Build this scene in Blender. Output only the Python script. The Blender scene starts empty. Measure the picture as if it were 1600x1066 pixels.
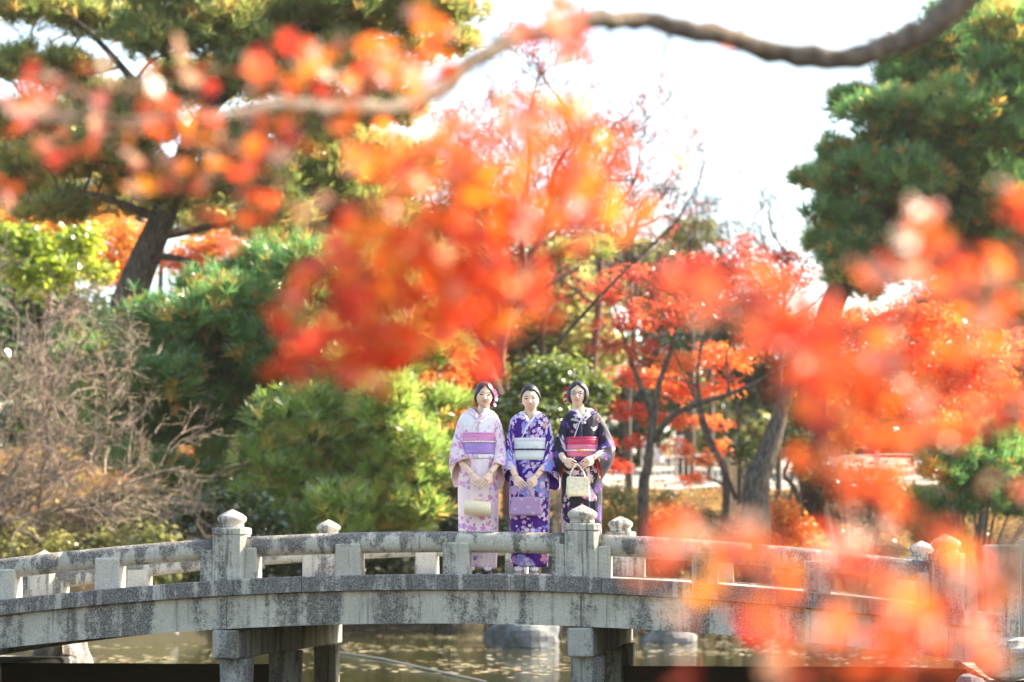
import bpy, bmesh, math, random
import numpy as np
from mathutils import Vector, Matrix
R = math.radians
random.seed(11)
rng = np.random.default_rng(11)
scene = bpy.context.scene
COL = scene.collection

# ------------------------------------------------------------------ camera, sky, sun, exposure
FPX, HORIZ = 3778.0, 893.0           # focal length in photo pixels (85 mm on 36 mm, 1600 px), horizon row
TILT = math.atan((HORIZ - 533.0) / FPX)
CAMZ = 1.2
cam_d = bpy.data.cameras.new('camera'); cam = bpy.data.objects.new('camera', cam_d); COL.objects.link(cam)
cam.location = (0, 0, CAMZ); cam.rotation_euler = (R(90) + TILT, 0, 0)
cam_d.sensor_width = 36; cam_d.lens = 85; cam_d.clip_end = 2000; cam_d.clip_start = 0.05
cam_d.dof.use_dof = True; cam_d.dof.focus_distance = 19.9; cam_d.dof.aperture_fstop = 1.75
cam_d.dof.aperture_blades = 0
scene.camera = cam
SUN_AZ, SUN_EL = R(70), R(38)         # azimuth to the right of +Y
world = bpy.data.worlds.new('World'); scene.world = world; world.use_nodes = True
wn = world.node_tree.nodes; wl = world.node_tree.links
sky = wn.new('ShaderNodeTexSky'); sky.sky_type = 'NISHITA'; sky.sun_disc = False
sky.sun_elevation = SUN_EL; sky.sun_rotation = SUN_AZ; sky.air_density = 1.0; sky.dust_density = 1.6; sky.ozone_density = 1.0
bg = wn['Background']; bg.inputs[1].default_value = 0.15; wl.new(sky.outputs[0], bg.inputs[0])
sun_d = bpy.data.lights.new('sun', 'SUN'); sun_d.energy = 5.0; sun_d.angle = R(0.55); sun_d.color = (1.0, 0.93, 0.82)
sun = bpy.data.objects.new('sun', sun_d); COL.objects.link(sun)
sdir = Vector((math.sin(SUN_AZ) * math.cos(SUN_EL), math.cos(SUN_AZ) * math.cos(SUN_EL), math.sin(SUN_EL)))
sun.rotation_euler = sdir.to_track_quat('Z', 'Y').to_euler(); sun.location = (20, 60, 50)
scene.view_settings.view_transform = 'Standard'; scene.view_settings.look = 'None'
scene.view_settings.exposure = 1.85; scene.view_settings.gamma = 1.0
scene.view_settings.use_curve_mapping = False
scene.view_settings.use_white_balance = True; scene.view_settings.white_balance_temperature = 7300; scene.view_settings.white_balance_tint = 8
cy = scene.cycles
cy.use_denoising = True; cy.max_bounces = 6; cy.diffuse_bounces = 3; cy.glossy_bounces = 2; cy.transmission_bounces = 5
cy.caustics_reflective = False; cy.caustics_refractive = False; cy.use_adaptive_sampling = True; cy.adaptive_threshold = 0.02
cy.sample_clamp_indirect = 6.0
scene.render.film_transparent = False

def P(px, py, d):
    """world point that lies on photo pixel (px,py) at world depth y=d"""
    u = (533.0 - py) / FPX; x = (px - 800.0) / FPX
    yd = math.cos(TILT) - u * math.sin(TILT); zd = math.sin(TILT) + u * math.cos(TILT)
    k = d / yd
    return Vector((x * k, d, CAMZ + zd * k))

# ------------------------------------------------------------------ mesh helpers
def mk(name, V, F, mat, parent=None, smooth=False, uv=None, tint=None, fm=None):
    me = bpy.data.meshes.new(name)
    if isinstance(F, np.ndarray):
        V = np.asarray(V, dtype=np.float32); n, k = F.shape
        me.vertices.add(len(V)); me.vertices.foreach_set('co', V.ravel())
        me.loops.add(n * k); me.loops.foreach_set('vertex_index', F.astype(np.int32).ravel())
        me.polygons.add(n); me.polygons.foreach_set('loop_start', np.arange(n, dtype=np.int32) * k)
        me.update(calc_edges=True)
    else:
        me.from_pydata([tuple(v) for v in V], [], F); me.update()
    if uv is not None:
        l = me.uv_layers.new(name='UVMap')
        idx = np.empty(len(me.loops), dtype=np.int32); me.loops.foreach_get('vertex_index', idx)
        if len(uv) == len(idx): l.data.foreach_set('uv', np.asarray(uv, np.float32).ravel())
        else: l.data.foreach_set('uv', np.asarray(uv, np.float32)[idx].ravel())
    if tint is not None:
        a = me.attributes.new('tint', 'FLOAT', 'FACE'); a.data.foreach_set('value', np.asarray(tint, np.float32))
    for m in (mat if isinstance(mat, (list, tuple)) else [mat]): me.materials.append(m)
    if fm is not None: me.polygons.foreach_set('material_index', np.asarray(fm, np.int32))
    if smooth: me.polygons.foreach_set('use_smooth', np.ones(len(me.polygons), dtype=bool))
    return link(name, me, parent)
def link(name, me, parent=None):
    o = bpy.data.objects.new(name, me); COL.objects.link(o)
    if parent is not None: o.parent = parent
    return o
def tag(o, label=None, cat=None, group=None, kind=None):
    if label: o['label'] = label
    if cat: o['category'] = cat
    if group: o['group'] = group
    if kind: o['kind'] = kind
    return o
def empty(name, loc=(0, 0, 0), rz=0.0):
    o = bpy.data.objects.new(name, None); COL.objects.link(o); o.location = loc; o.rotation_euler = (0, 0, rz)
    o.empty_display_size = 0.1
    return o
class G:
    """collects several shapes into one mesh"""
    def __init__(s): s.V = []; s.F = []
    def add(s, V, F):
        b = len(s.V); s.V += [tuple(v) for v in V]; s.F += [tuple(i + b for i in f) for f in F]; return s
    def mk(s, name, mat, parent=None, smooth=False): return mk(name, s.V, s.F, mat, parent, smooth)
def cbox(x0, x1, y0, y1, z0, z1, c=0.01, fz=None, warp=0.0):
    """chamfered box; fz(x) is added to z so that stones follow an arch"""
    V = []; 
    for ax in range(3):
        for sx in (0, 1):
            for sy in (0, 1):
                for sz in (0, 1):
                    p = [x0 if sx == 0 else x1, y0 if sy == 0 else y1, z0 if sz == 0 else z1]
                    s = [1 if sx == 0 else -1, 1 if sy == 0 else -1, 1 if sz == 0 else -1]
                    for k in range(3):
                        if k != ax: p[k] += s[k] * c
                    V.append(p)
    def i(ax, sx, sy, sz): return ax * 8 + sx * 4 + sy * 2 + sz
    F = []
    for s in (0, 1):
        q = [i(0, s, 0, 0), i(0, s, 0, 1), i(0, s, 1, 1), i(0, s, 1, 0)]; F.append(q if s == 0 else q[::-1])
        q = [i(1, 0, s, 0), i(1, 1, s, 0), i(1, 1, s, 1), i(1, 0, s, 1)]; F.append(q if s == 0 else q[::-1])
        q = [i(2, 0, 0, s), i(2, 0, 1, s), i(2, 1, 1, s), i(2, 1, 0, s)]; F.append(q if s == 0 else q[::-1])
    for a in (0, 1):
        for b in (0, 1):
            F.append([i(0, a, b, 0), i(1, a, b, 0), i(1, a, b, 1), i(0, a, b, 1)])
            F.append([i(0, a, 0, b), i(2, a, 0, b), i(2, a, 1, b), i(0, a, 1, b)])
            F.append([i(1, 0, a, b), i(2, 0, a, b), i(2, 1, a, b), i(1, 1, a, b)])
            for d in (0, 1): F.append([i(0, a, b, d), i(1, a, b, d), i(2, a, b, d)])
    if warp: V = [[v + random.uniform(-warp, warp) for v in p] for p in V]
    if fz: V = [[p[0], p[1], p[2] + fz(p[0])] for p in V]
    return V, F
def recalc(o):
    bm = bmesh.new(); bm.from_mesh(o.data); bmesh.ops.recalc_face_normals(bm, faces=bm.faces); bm.to_mesh(o.data); bm.free(); return o
def tube(pts, rad, n=6, cap=True, flat=None):
    """tapered tube along a polyline; flat=(dir vec, ratio) squashes the section along dir"""
    pts = [Vector(p) for p in pts]; V = []; F = []
    up = None
    for k, p in enumerate(pts):
        t = (pts[min(k + 1, len(pts) - 1)] - pts[max(k - 1, 0)])
        if t.length < 1e-9: t = Vector((0, 0, 1))
        t.normalize()
        if up is None:
            up = Vector((0, 0, 1)) if abs(t.z) < 0.9 else Vector((1, 0, 0))
        a = up - t * up.dot(t)
        if a.length < 1e-6: a = t.orthogonal()
        a.normalize(); up = a; b = t.cross(a)
        for j in range(n):
            w = 2 * math.pi * j / n
            off = (a * math.cos(w) + b * math.sin(w)) * rad[k]
            if flat: off = off - flat[0] * off.dot(flat[0]) * (1 - flat[1])
            V.append(p + off)
    for k in range(len(pts) - 1):
        for j in range(n):
            F.append((k * n + j, k * n + (j + 1) % n, (k + 1) * n + (j + 1) % n, (k + 1) * n + j))
    if cap:
        F.append(tuple(range(n))[::-1]); F.append(tuple((len(pts) - 1) * n + j for j in range(n)))
    return V, F
def lathe(prof, n=16, c=(0, 0, 0), sq=2.0):
    """profile [(r,z)] turned about z; sq>2 gives a rounded square section"""
    V = []; F = []
    for r, z in prof:
        for j in range(n):
            w = 2 * math.pi * (j + 0.5) / n
            cx, sx = math.cos(w), math.sin(w); m = (abs(cx) ** sq + abs(sx) ** sq) ** (-1 / sq)
            V.append((c[0] + r * cx * m, c[1] + r * sx * m, c[2] + z))
    for k in range(len(prof) - 1):
        for j in range(n): F.append((k * n + j, k * n + (j + 1) % n, (k + 1) * n + (j + 1) % n, (k + 1) * n + j))
    F.append(tuple(range(n))[::-1]); F.append(tuple((len(prof) - 1) * n + j for j in range(n)))
    return V, F
def ellipsoid(c, r, nu=14, nv=9, rot=None):
    V = [(0, 0, -1)]; F = []
    for i in range(1, nv):
        t = math.pi * i / nv - math.pi / 2
        for j in range(nu):
            w = 2 * math.pi * j / nu; V.append((math.cos(t) * math.cos(w), math.cos(t) * math.sin(w), math.sin(t)))
    V.append((0, 0, 1)); L = len(V) - 1
    for j in range(nu): F.append((0, 1 + (j + 1) % nu, 1 + j))
    for i in range(nv - 2):
        for j in range(nu):
            a = 1 + i * nu; F.append((a + j, a + (j + 1) % nu, a + nu + (j + 1) % nu, a + nu + j))
    a = 1 + (nv - 2) * nu
    for j in range(nu): F.append((a + j, a + (j + 1) % nu, L))
    W = []
    for v in V:
        p = Vector((v[0] * r[0], v[1] * r[1], v[2] * r[2]))
        if rot is not None: p = rot @ p
        W.append(Vector(c) + p)
    return W, F
def sstep(a, b, x):
    t = np.clip((np.asarray(x, dtype=float) - a) / (b - a), 0, 1); return t * t * (3 - 2 * t)
def frames(dirs):
    """random-spin rotation matrices whose local z is dirs (n,3)"""
    d = dirs / (np.linalg.norm(dirs, axis=1, keepdims=True) + 1e-9)
    r = rng.normal(size=d.shape); a = r - d * np.sum(r * d, axis=1, keepdims=True)
    a /= np.linalg.norm(a, axis=1, keepdims=True) + 1e-9
    b = np.cross(d, a)
    return np.stack([a, b, d], axis=2)
def stamp(tv, tf, pos, Rm, s):
    n, m = len(pos), len(tv)
    V = np.einsum('nij,mj->nmi', Rm, tv) * np.asarray(s).reshape(-1, 1, 1) + pos[:, None, :]
    F = (tf[None] + (np.arange(n) * m)[:, None, None]).reshape(-1, tf.shape[1])
    return V.reshape(-1, 3), F

# ------------------------------------------------------------------ material helpers
class N:
    def __init__(s, name):
        s.m = bpy.data.materials.new(name); s.m.use_nodes = True; s.t = s.m.node_tree; s.t.nodes.clear()
        s.out = s.new('ShaderNodeOutputMaterial')
    def new(s, t, **k):
        n = s.t.nodes.new(t)
        for a, v in k.items(): setattr(n, a, v)
        return n
    def lk(s, a, b): s.t.links.new(a, b)
    def set(s, sock, v):
        if isinstance(v, bpy.types.NodeSocket): s.lk(v, sock)
        else: sock.default_value = v if not (isinstance(v, tuple) and len(v) == 3 and sock.type == 'RGBA') else (*v, 1)
    def math(s, op, a, b=0.0, c=None, clamp=False):
        n = s.new('ShaderNodeMath', operation=op, use_clamp=clamp); s.set(n.inputs[0], a); s.set(n.inputs[1], b)
        if c is not None: s.set(n.inputs[2], c)
        return n.outputs[0]
    def vmath(s, op, a, b=None):
        n = s.new('ShaderNodeVectorMath', operation=op); s.set(n.inputs[0], a)
        if b is not None: s.set(n.inputs[1], b)
        return n.outputs[0] if op not in ('LENGTH', 'DOT_PRODUCT') else n.outputs[1]
    def mix(s, f, a, b):
        n = s.new('ShaderNodeMix', data_type='RGBA'); s.set(n.inputs[0], f); s.set(n.inputs[6], a); s.set(n.inputs[7], b); return n.outputs[2]
    def noise(s, vec, scale, detail=3, rough=0.55, dist=0.0):
        n = s.new('ShaderNodeTexNoise'); s.set(n.inputs['Vector'], vec); n.inputs['Scale'].default_value = scale
        n.inputs['Detail'].default_value = detail; n.inputs['Roughness'].default_value = rough; n.inputs['Distortion'].default_value = dist
        return n.outputs[0]
    def ramp(s, f, stops, interp='LINEAR'):
        n = s.new('ShaderNodeValToRGB'); n.color_ramp.interpolation = interp; s.set(n.inputs[0], f)
        e = n.color_ramp.elements
        while len(e) < len(stops): e.new(0.5)
        for el, (p, c) in zip(e, stops): el.position = p; el.color = (*c, 1) if len(c) == 3 else c
        return n.outputs[0]
    def step(s, x, a, b):
        n = s.new('ShaderNodeMapRange', interpolation_type='SMOOTHSTEP', clamp=True); s.set(n.inputs[0], x)
        n.inputs[1].default_value = a; n.inputs[2].default_value = b; return n.outputs[0]
    def pos(s): return s.new('ShaderNodeNewGeometry').outputs['Position']
    def objc(s): return s.new('ShaderNodeTexCoord').outputs['Object']
    def uv(s): return s.new('ShaderNodeTexCoord').outputs['UV']
    def scale(s, v, sc):
        n = s.new('ShaderNodeMapping'); s.set(n.inputs['Vector'], v); n.inputs['Scale'].default_value = sc; return n.outputs[0]
    def attr(s, nm): return s.new('ShaderNodeAttribute', attribute_name=nm).outputs['Fac']
    def bump(s, h, strength=0.3, dist=0.01):
        n = s.new('ShaderNodeBump'); n.inputs['Strength'].default_value = strength; n.inputs['Distance'].default_value = dist; s.set(n.inputs['Height'], h); return n.outputs[0]
    def bsdf(s, col, rough=0.6, spec=0.3, normal=None, metal=0.0, sheen=0.0):
        n = s.new('ShaderNodeBsdfPrincipled'); s.set(n.inputs['Base Color'], col); s.set(n.inputs['Roughness'], rough)
        n.inputs['Specular IOR Level'].default_value = spec; n.inputs['Metallic'].default_value = metal
        n.inputs['Sheen Weight'].default_value = sheen
        if normal is not None: s.lk(normal, n.inputs['Normal'])
        return n.outputs[0]
    def done(s, sh): s.lk(sh, s.out.inputs[0]); return s.m
def plain(name, col, rough=0.6, spec=0.3, nscale=30, amt=0.12, metal=0.0, sheen=0.0):
    n = N(name); f = n.noise(n.objc(), nscale, 3)
    c = n.mix(n.step(f, 0.3, 0.7), tuple(v * (1 - amt) for v in col), tuple(min(1, v * (1 + amt)) for v in col))
    return n.done(n.bsdf(c, rough, spec, None, metal, sheen))
def leafmat(name, stops, transl=0.5, gloss=0.08, grough=0.35, tscale=1.3):
    """leaf: diffuse + light coming through + a waxy sheen; colour by per-leaf tint"""
    n = N(name); c = n.ramp(n.attr('tint'), stops)
    d = n.new('ShaderNodeBsdfDiffuse'); n.lk(c, d.inputs[0])
    t = n.new('ShaderNodeBsdfTranslucent')
    g1 = n.new('ShaderNodeMix', data_type='RGBA', blend_type='MULTIPLY'); g1.inputs[0].default_value = 1.0
    n.lk(c, g1.inputs[6]); g1.inputs[7].default_value = (tscale, tscale, tscale, 1); n.lk(g1.outputs[2], t.inputs[0])
    m = n.new('ShaderNodeMixShader'); m.inputs[0].default_value = transl; n.lk(d.outputs[0], m.inputs[1]); n.lk(t.outputs[0], m.inputs[2])
    if gloss <= 0: return n.done(m.outputs[0])
    g = n.new('ShaderNodeBsdfGlossy'); g.inputs['Roughness'].default_value = grough; g.inputs[0].default_value = (1, 1, 1, 1)
    m2 = n.new('ShaderNodeMixShader'); m2.inputs[0].default_value = gloss; n.lk(m.outputs[0], m2.inputs[1]); n.lk(g.outputs[0], m2.inputs[2])
    return n.done(m2.outputs[0])
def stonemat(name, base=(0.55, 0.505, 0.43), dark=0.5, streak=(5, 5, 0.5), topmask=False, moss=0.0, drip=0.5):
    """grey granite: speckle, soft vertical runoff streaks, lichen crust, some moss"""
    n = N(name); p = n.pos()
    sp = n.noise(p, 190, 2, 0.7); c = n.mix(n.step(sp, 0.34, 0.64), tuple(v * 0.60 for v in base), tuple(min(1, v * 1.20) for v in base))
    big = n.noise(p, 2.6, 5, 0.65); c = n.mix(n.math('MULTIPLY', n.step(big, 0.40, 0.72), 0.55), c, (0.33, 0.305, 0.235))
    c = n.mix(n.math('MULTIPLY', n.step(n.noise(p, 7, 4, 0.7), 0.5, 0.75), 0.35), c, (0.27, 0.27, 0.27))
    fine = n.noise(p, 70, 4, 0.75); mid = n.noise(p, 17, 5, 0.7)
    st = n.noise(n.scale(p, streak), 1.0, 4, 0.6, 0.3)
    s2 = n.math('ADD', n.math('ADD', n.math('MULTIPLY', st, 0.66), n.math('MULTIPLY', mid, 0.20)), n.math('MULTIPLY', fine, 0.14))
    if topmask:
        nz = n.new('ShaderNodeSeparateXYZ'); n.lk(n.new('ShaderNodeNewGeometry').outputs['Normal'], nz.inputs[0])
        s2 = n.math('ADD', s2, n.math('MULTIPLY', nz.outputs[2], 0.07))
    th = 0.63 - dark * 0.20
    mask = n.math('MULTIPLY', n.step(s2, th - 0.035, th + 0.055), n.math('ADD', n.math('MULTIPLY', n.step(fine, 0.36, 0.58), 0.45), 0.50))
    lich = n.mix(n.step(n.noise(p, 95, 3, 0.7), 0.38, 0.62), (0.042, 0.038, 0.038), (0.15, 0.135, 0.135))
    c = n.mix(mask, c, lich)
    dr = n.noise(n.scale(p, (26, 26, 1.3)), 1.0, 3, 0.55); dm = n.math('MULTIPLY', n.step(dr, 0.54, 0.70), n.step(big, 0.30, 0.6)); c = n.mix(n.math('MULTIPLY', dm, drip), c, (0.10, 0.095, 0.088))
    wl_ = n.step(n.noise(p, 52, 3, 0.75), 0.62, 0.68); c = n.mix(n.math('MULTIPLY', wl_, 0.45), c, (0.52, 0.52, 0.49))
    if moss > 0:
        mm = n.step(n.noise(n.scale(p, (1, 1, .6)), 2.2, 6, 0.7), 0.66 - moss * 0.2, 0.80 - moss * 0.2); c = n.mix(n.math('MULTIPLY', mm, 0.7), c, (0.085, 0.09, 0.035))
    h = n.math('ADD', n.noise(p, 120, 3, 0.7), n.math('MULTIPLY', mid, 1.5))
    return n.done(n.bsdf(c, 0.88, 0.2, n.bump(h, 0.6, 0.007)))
def barkmat(name, a, b, sc=(18, 18, 4)):
    n = N(name); p = n.pos(); f = n.noise(n.scale(p, sc), 1.0, 5, 0.65, 0.6)
    c = n.mix(n.step(f, 0.36, 0.64), a, b); lic = n.step(n.noise(p, 4.0, 4, 0.7), 0.6, 0.72)
    c = n.mix(n.math('MULTIPLY', lic, 0.35), c, (0.20, 0.21, 0.15))
    return n.done(n.bsdf(c, 0.9, 0.15, n.bump(f, 0.8, 0.03)))

M = {}
M['stone'] = stonemat('granite', dark=0.52, streak=(6, 6, 1.2))
M['stone_coping'] = stonemat('granite_coping', base=(0.48, 0.45, 0.41), dark=0.92, streak=(9, 9, 1.1), drip=.8)
M['stone_beam'] = stonemat('granite_beam', base=(0.57, 0.525, 0.445), dark=0.56, streak=(3.4, 3.4, 0.35), moss=0.15, drip=.55)
M['stone_rail'] = stonemat('granite_rail', base=(0.56, 0.515, 0.44), dark=0.68, streak=(7, 7, 2.2), topmask=True, moss=0.2, drip=.7)
M['stone_post'] = stonemat('granite_post', base=(0.57, 0.525, 0.455), dark=0.60, streak=(7, 7, 0.8), drip=.8)
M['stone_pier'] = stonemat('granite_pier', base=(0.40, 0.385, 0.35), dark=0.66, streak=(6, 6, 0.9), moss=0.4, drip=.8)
M['rock'] = stonemat('pond_rock', base=(0.17, 0.18, 0.19), dark=0.5, streak=(3, 3, 2), moss=0.4)
M['pine_bark'] = barkmat('pine_bark', (0.035, 0.028, 0.022), (0.12, 0.095, 0.075))
M['grey_bark'] = barkmat('grey_bark', (0.055, 0.047, 0.04), (0.17, 0.145, 0.12))
M['twig'] = barkmat('pale_twig', (0.16, 0.115, 0.085), (0.38, 0.29, 0.22))
M['red_twig'] = barkmat('red_twig', (0.10, 0.05, 0.04), (0.22, 0.12, 0.09))
M['limb'] = barkmat('maple_limb', (0.13, 0.095, 0.07), (0.27, 0.205, 0.155), (40, 40, 14))
M['pine_a'] = leafmat('pine_needles', [(0, (0.06, 0.16, 0.05)), (0.5, (0.13, 0.27, 0.075)), (0.80, (0.25, 0.36, 0.09)), (0.86, (0.38, 0.22, 0.05)), (1, (0.48, 0.30, 0.07))], 0.58, 0.05, 0.3, 1.7)
M['pine_b'] = leafmat('pine_needles_olive', [(0, (0.11, 0.17, 0.045)), (0.45, (0.22, 0.26, 0.07)), (0.8, (0.36, 0.34, 0.10)), (0.85, (0.40, 0.24, 0.07)), (1, (0.48, 0.31, 0.10))], 0.6, 0.05, 0.3, 1.7)
M['pine_c'] = leafmat('pine_needles_sunlit', [(0, (0.15, 0.27, 0.055)), (0.5, (0.30, 0.40, 0.085)), (0.8, (0.48, 0.52, 0.15)), (0.88, (0.54, 0.38, 0.08)), (1, (0.64, 0.50, 0.15))], 0.6, 0.08, 0.3, 1.6)  # lighter needle copy, sunlight on the bright pine painted into its colour
M['lf_red'] = leafmat('red_maple_leaves', [(0, (0.58, 0.06, 0.03)), (0.5, (0.80, 0.16, 0.04)), (1, (0.86, 0.32, 0.07))], 0.62, 0.04, 0.35, 1.3)
M['lf_dark'] = leafmat('dark_red_maple_leaves', [(0, (0.34, 0.05, 0.045)), (0.6, (0.58, 0.09, 0.055)), (1, (0.74, 0.19, 0.06))], 0.62, 0.04, 0.35, 1.3)
M['lf_orange'] = leafmat('orange_maple_leaves', [(0, (0.52, 0.12, 0.03)), (0.5, (0.68, 0.25, 0.05)), (1, (0.74, 0.42, 0.08))], 0.6, 0.04, 0.35, 1.3)
M['lf_lime'] = leafmat('lime_leaves', [(0, (0.08, 0.13, 0.025)), (0.5, (0.17, 0.23, 0.04)), (1, (0.36, 0.36, 0.09))], 0.5, 0.12, 0.25, 1.4)
M['lf_bright'] = leafmat('bright_lime_leaves', [(0, (0.15, 0.24, 0.03)), (0.5, (0.32, 0.42, 0.045)), (1, (0.54, 0.54, 0.08))], 0.58, 0.10, 0.25, 1.6)
M['lf_green'] = leafmat('evergreen_leaves', [(0, (0.030, 0.065, 0.025)), (0.6, (0.07, 0.12, 0.045)), (1, (0.16, 0.20, 0.07))], 0.4, 0.10, 0.25, 1.4)
M['lf_yellow'] = leafmat('yellowgreen_leaves', [(0, (0.17, 0.20, 0.06)), (0.5, (0.32, 0.32, 0.11)), (1, (0.50, 0.44, 0.16))], 0.55, 0.05, 0.35, 1.4)

# ------------------------------------------------------------------ terrain, water
def prof(L, knots):
    return np.interp(L, [k[0] for k in knots], [k[1] for k in knots])
def landness(x, y):
    x = np.asarray(x, float); y = np.asarray(y, float)
    w = 0.5 * np.sin(x * 0.9 + y * 0.3) + 0.35 * np.sin(x * 2.1 - y * 0.7)
    ys = 55 + 1.5 * np.sin(x * 0.25) - 15.0 * sstep(-1.5, -7.5, x)
    far = y - ys + w
    right = (x - (4.75 + (y - 19) * 0.13)) * sstep(8, 15, y) - 3 * (1 - sstep(8, 15, y)) + 0.3 * w
    left = (-5.4 - (y - 20) * 0.16 - x) + 0.3 * w
    near = 8.0 - y + 0.5 * w
    return far, right, left, near
def gz(x, y):
    far, right, left, near = landness(x, y)
    k0 = [(-2.5, -0.8), (0, -0.02), (0.35, 0.38)]
    z = np.maximum.reduce([
        prof(far, k0 + [(12, 3.3), (14, 3.55), (40, 5.7), (150, 12.0)]),
        prof(right, k0 + [(0.6, 0.62), (1.2, 0.74), (6, 1.0), (40, 2.5)]),
        prof(left, k0 + [(0.8, 0.75), (4, 1.1), (30, 2.5)]),
        prof(near, k0[:2] + [(0.5, 0.12), (6, 0.2)])])
    n = 0.06 * np.sin(np.asarray(x) * 1.7 + np.asarray(y) * 1.1) + 0.05 * np.sin(np.asarray(x) * 3.1 - np.asarray(y) * 2.3)
    return z + n * sstep(0.2, 1.0, z)
n = N('leaf_litter_ground'); p = n.pos()
f1 = n.noise(p, 0.55, 4); f2 = n.noise(p, 9, 4, 0.7); vor = n.new('ShaderNodeTexVoronoi'); n.lk(p, vor.inputs['Vector']); vor.inputs['Scale'].default_value = 9
vs = n.new('ShaderNodeSeparateColor'); n.lk(vor.outputs['Color'], vs.inputs[0])
litter = n.ramp(vs.outputs[0], [(0, (0.06, 0.035, 0.02)), (0.35, (0.13, 0.065, 0.03)), (0.6, (0.24, 0.13, 0.04)), (0.8, (0.30, 0.21, 0.06)), (1, (0.28, 0.09, 0.035))])
soil = n.mix(f2, (0.035, 0.026, 0.018), (0.085, 0.06, 0.036))
c = n.mix(n.step(n.math('ADD', f1, n.math('MULTIPLY', f2, 0.35)), 0.52, 0.72), soil, litter)
gzs = n.new('ShaderNodeSeparateXYZ'); n.lk(p, gzs.inputs[0]); c = n.mix(n.step(n.math('ADD', gzs.outputs[2], n.math('MULTIPLY', f1, 1.2)), 1.2, 2.6), n.mix(f2, (0.022, 0.024, 0.014), (0.06, 0.05, 0.03)), c)
M['ground'] = n.done(n.bsdf(c, 0.9, 0.1, n.bump(f2, 0.7, 0.05)))
gx = np.concatenate([np.linspace(-120, -22, 40), np.arange(-21, 21, 0.5), np.linspace(21.5, 120, 40)])
gy = np.concatenate([np.linspace(-25, 6, 14), np.arange(6.5, 85, 0.5), np.linspace(86, 330, 60)])
XX, YY = np.meshgrid(gx, gy); ZZ = gz(XX, YY)
V = np.stack([XX.ravel(), YY.ravel(), ZZ.ravel()], 1); nx = len(gx); ny = len(gy)
ii, jj = np.meshgrid(np.arange(nx - 1), np.arange(ny - 1)); a = (jj * nx + ii).ravel()
tag(mk('ground', V, np.stack([a, a + 1, a + nx + 1, a + nx], 1), M['ground'], smooth=True), kind='structure')
n = N('pond_water'); p = n.pos(); h = n.noise(n.scale(p, (1, 2.2, 1)), 3.2, 3, 0.6)
wv = n.bsdf(n.mix(n.noise(p, 0.4, 2), (0.034, 0.034, 0.010), (0.052, 0.050, 0.015)), 0.06, 0.4, n.bump(h, 0.18, 0.02))
M['water'] = n.done(wv)
tag(mk('water', [(-120, -25, 0), (120, -25, 0), (120, 90, 0), (-120, 90, 0)], [(0, 1, 2, 3)], M['water']), kind='structure')

# pale gravel walk beyond the bank
n = N('pale_gravel'); p = n.pos(); M['gravel'] = n.done(n.bsdf(n.mix(n.noise(p, 25, 4, 0.7), (0.34, 0.32, 0.28), (0.48, 0.45, 0.40)), 0.9, 0.1))
px_, py_ = np.arange(-30, 40, 1.0), np.arange(70.5, 92, 1.0); XX, YY = np.meshgrid(px_, py_); YY = YY + 0.8 * np.sin(XX * 0.2); ZZ = gz(XX, YY) + 0.03
V = np.stack([XX.ravel(), YY.ravel(), ZZ.ravel()], 1); nx = len(px_); ii, jj = np.meshgrid(np.arange(nx - 1), np.arange(len(py_) - 1)); a = (jj * nx + ii).ravel()
tag(mk('path', V, np.stack([a, a + 1, a + nx + 1, a + nx], 1), M['gravel'], smooth=True), kind='structure')

# leaves floating on the pond (nobody could count them)
M['float'] = leafmat('floating_leaves', [(0, (0.30, 0.24, 0.10)), (0.5, (0.50, 0.44, 0.26)), (0.85, (0.55, 0.50, 0.36)), (1, (0.5, 0.18, 0.06))], 0.1, 0.25, 0.3)  # leaf colours made paler to carry the glints on the water
nl = 14000; x = rng.uniform(-11, 11, nl); y = 21.5 + 34 * rng.uniform(0, 1, nl) ** 0.75
clump = np.sin(x * 1.1 + 2.2 * np.sin(y * 0.45)) + np.sin(y * 0.9 + x * 0.35) + rng.normal(0, 0.8, nl)
keep = (clump > 0.35) & (np.maximum.reduce(landness(x, y)) < 0.0); x, y = x[keep], y[keep]; nl = len(x)
tv = np.array([(-.5, 0, 0), (-.1, -.32, .004), (.5, -.05, 0), (.12, .34, .006)]); tf = np.array([(0, 1, 2), (0, 2, 3)])
d = np.stack([rng.normal(0, .015, nl), rng.normal(0, .015, nl), np.ones(nl)], 1)
V, F = stamp(tv, tf, np.stack([x, y, np.full(nl, 0.008)], 1), frames(d), rng.uniform(0.07, 0.20, nl))
tag(mk('floating_leaves', V, F, M['float'], tint=np.repeat(rng.uniform(0, 1, nl), 2)), 'small fallen leaves floating on the pond, glints put into their pale colour', 'leaves', kind='stuff')
# leaves lying on the banks
M['litter'] = leafmat('litter_leaves', [(0, (0.26, 0.10, 0.03)), (0.4, (0.45, 0.24, 0.05)), (0.75, (0.52, 0.40, 0.10)), (1, (0.48, 0.12, 0.04))], 0.35, 0.05)
nl = 26000; x = rng.uniform(-12, 14, nl); y = rng.uniform(38, 74, nl); L = np.maximum.reduce(landness(x, y)); keep = (L > 0.2) & (y < 70.0) & (gz(x, y) + rng.normal(0, .3, nl) > 1.1); x, y = x[keep], y[keep]; nl = len(x)
tv = np.array([(-.5, 0, 0), (-.1, -.32, .05), (.5, -.05, 0), (.12, .34, .07)]); d = np.stack([rng.normal(0, .5, nl), rng.normal(0, .5, nl) - .2, np.ones(nl)], 1)
V, F = stamp(tv, tf, np.stack([x, y, gz(x, y) + 0.03], 1), frames(d), rng.uniform(0.08, 0.16, nl))
tag(mk('fallen_leaves', V, F, M['litter'], tint=np.repeat(rng.uniform(0, 1, nl), 2)), 'yellow and orange fallen leaves covering the far bank', 'leaves', kind='stuff')

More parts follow.
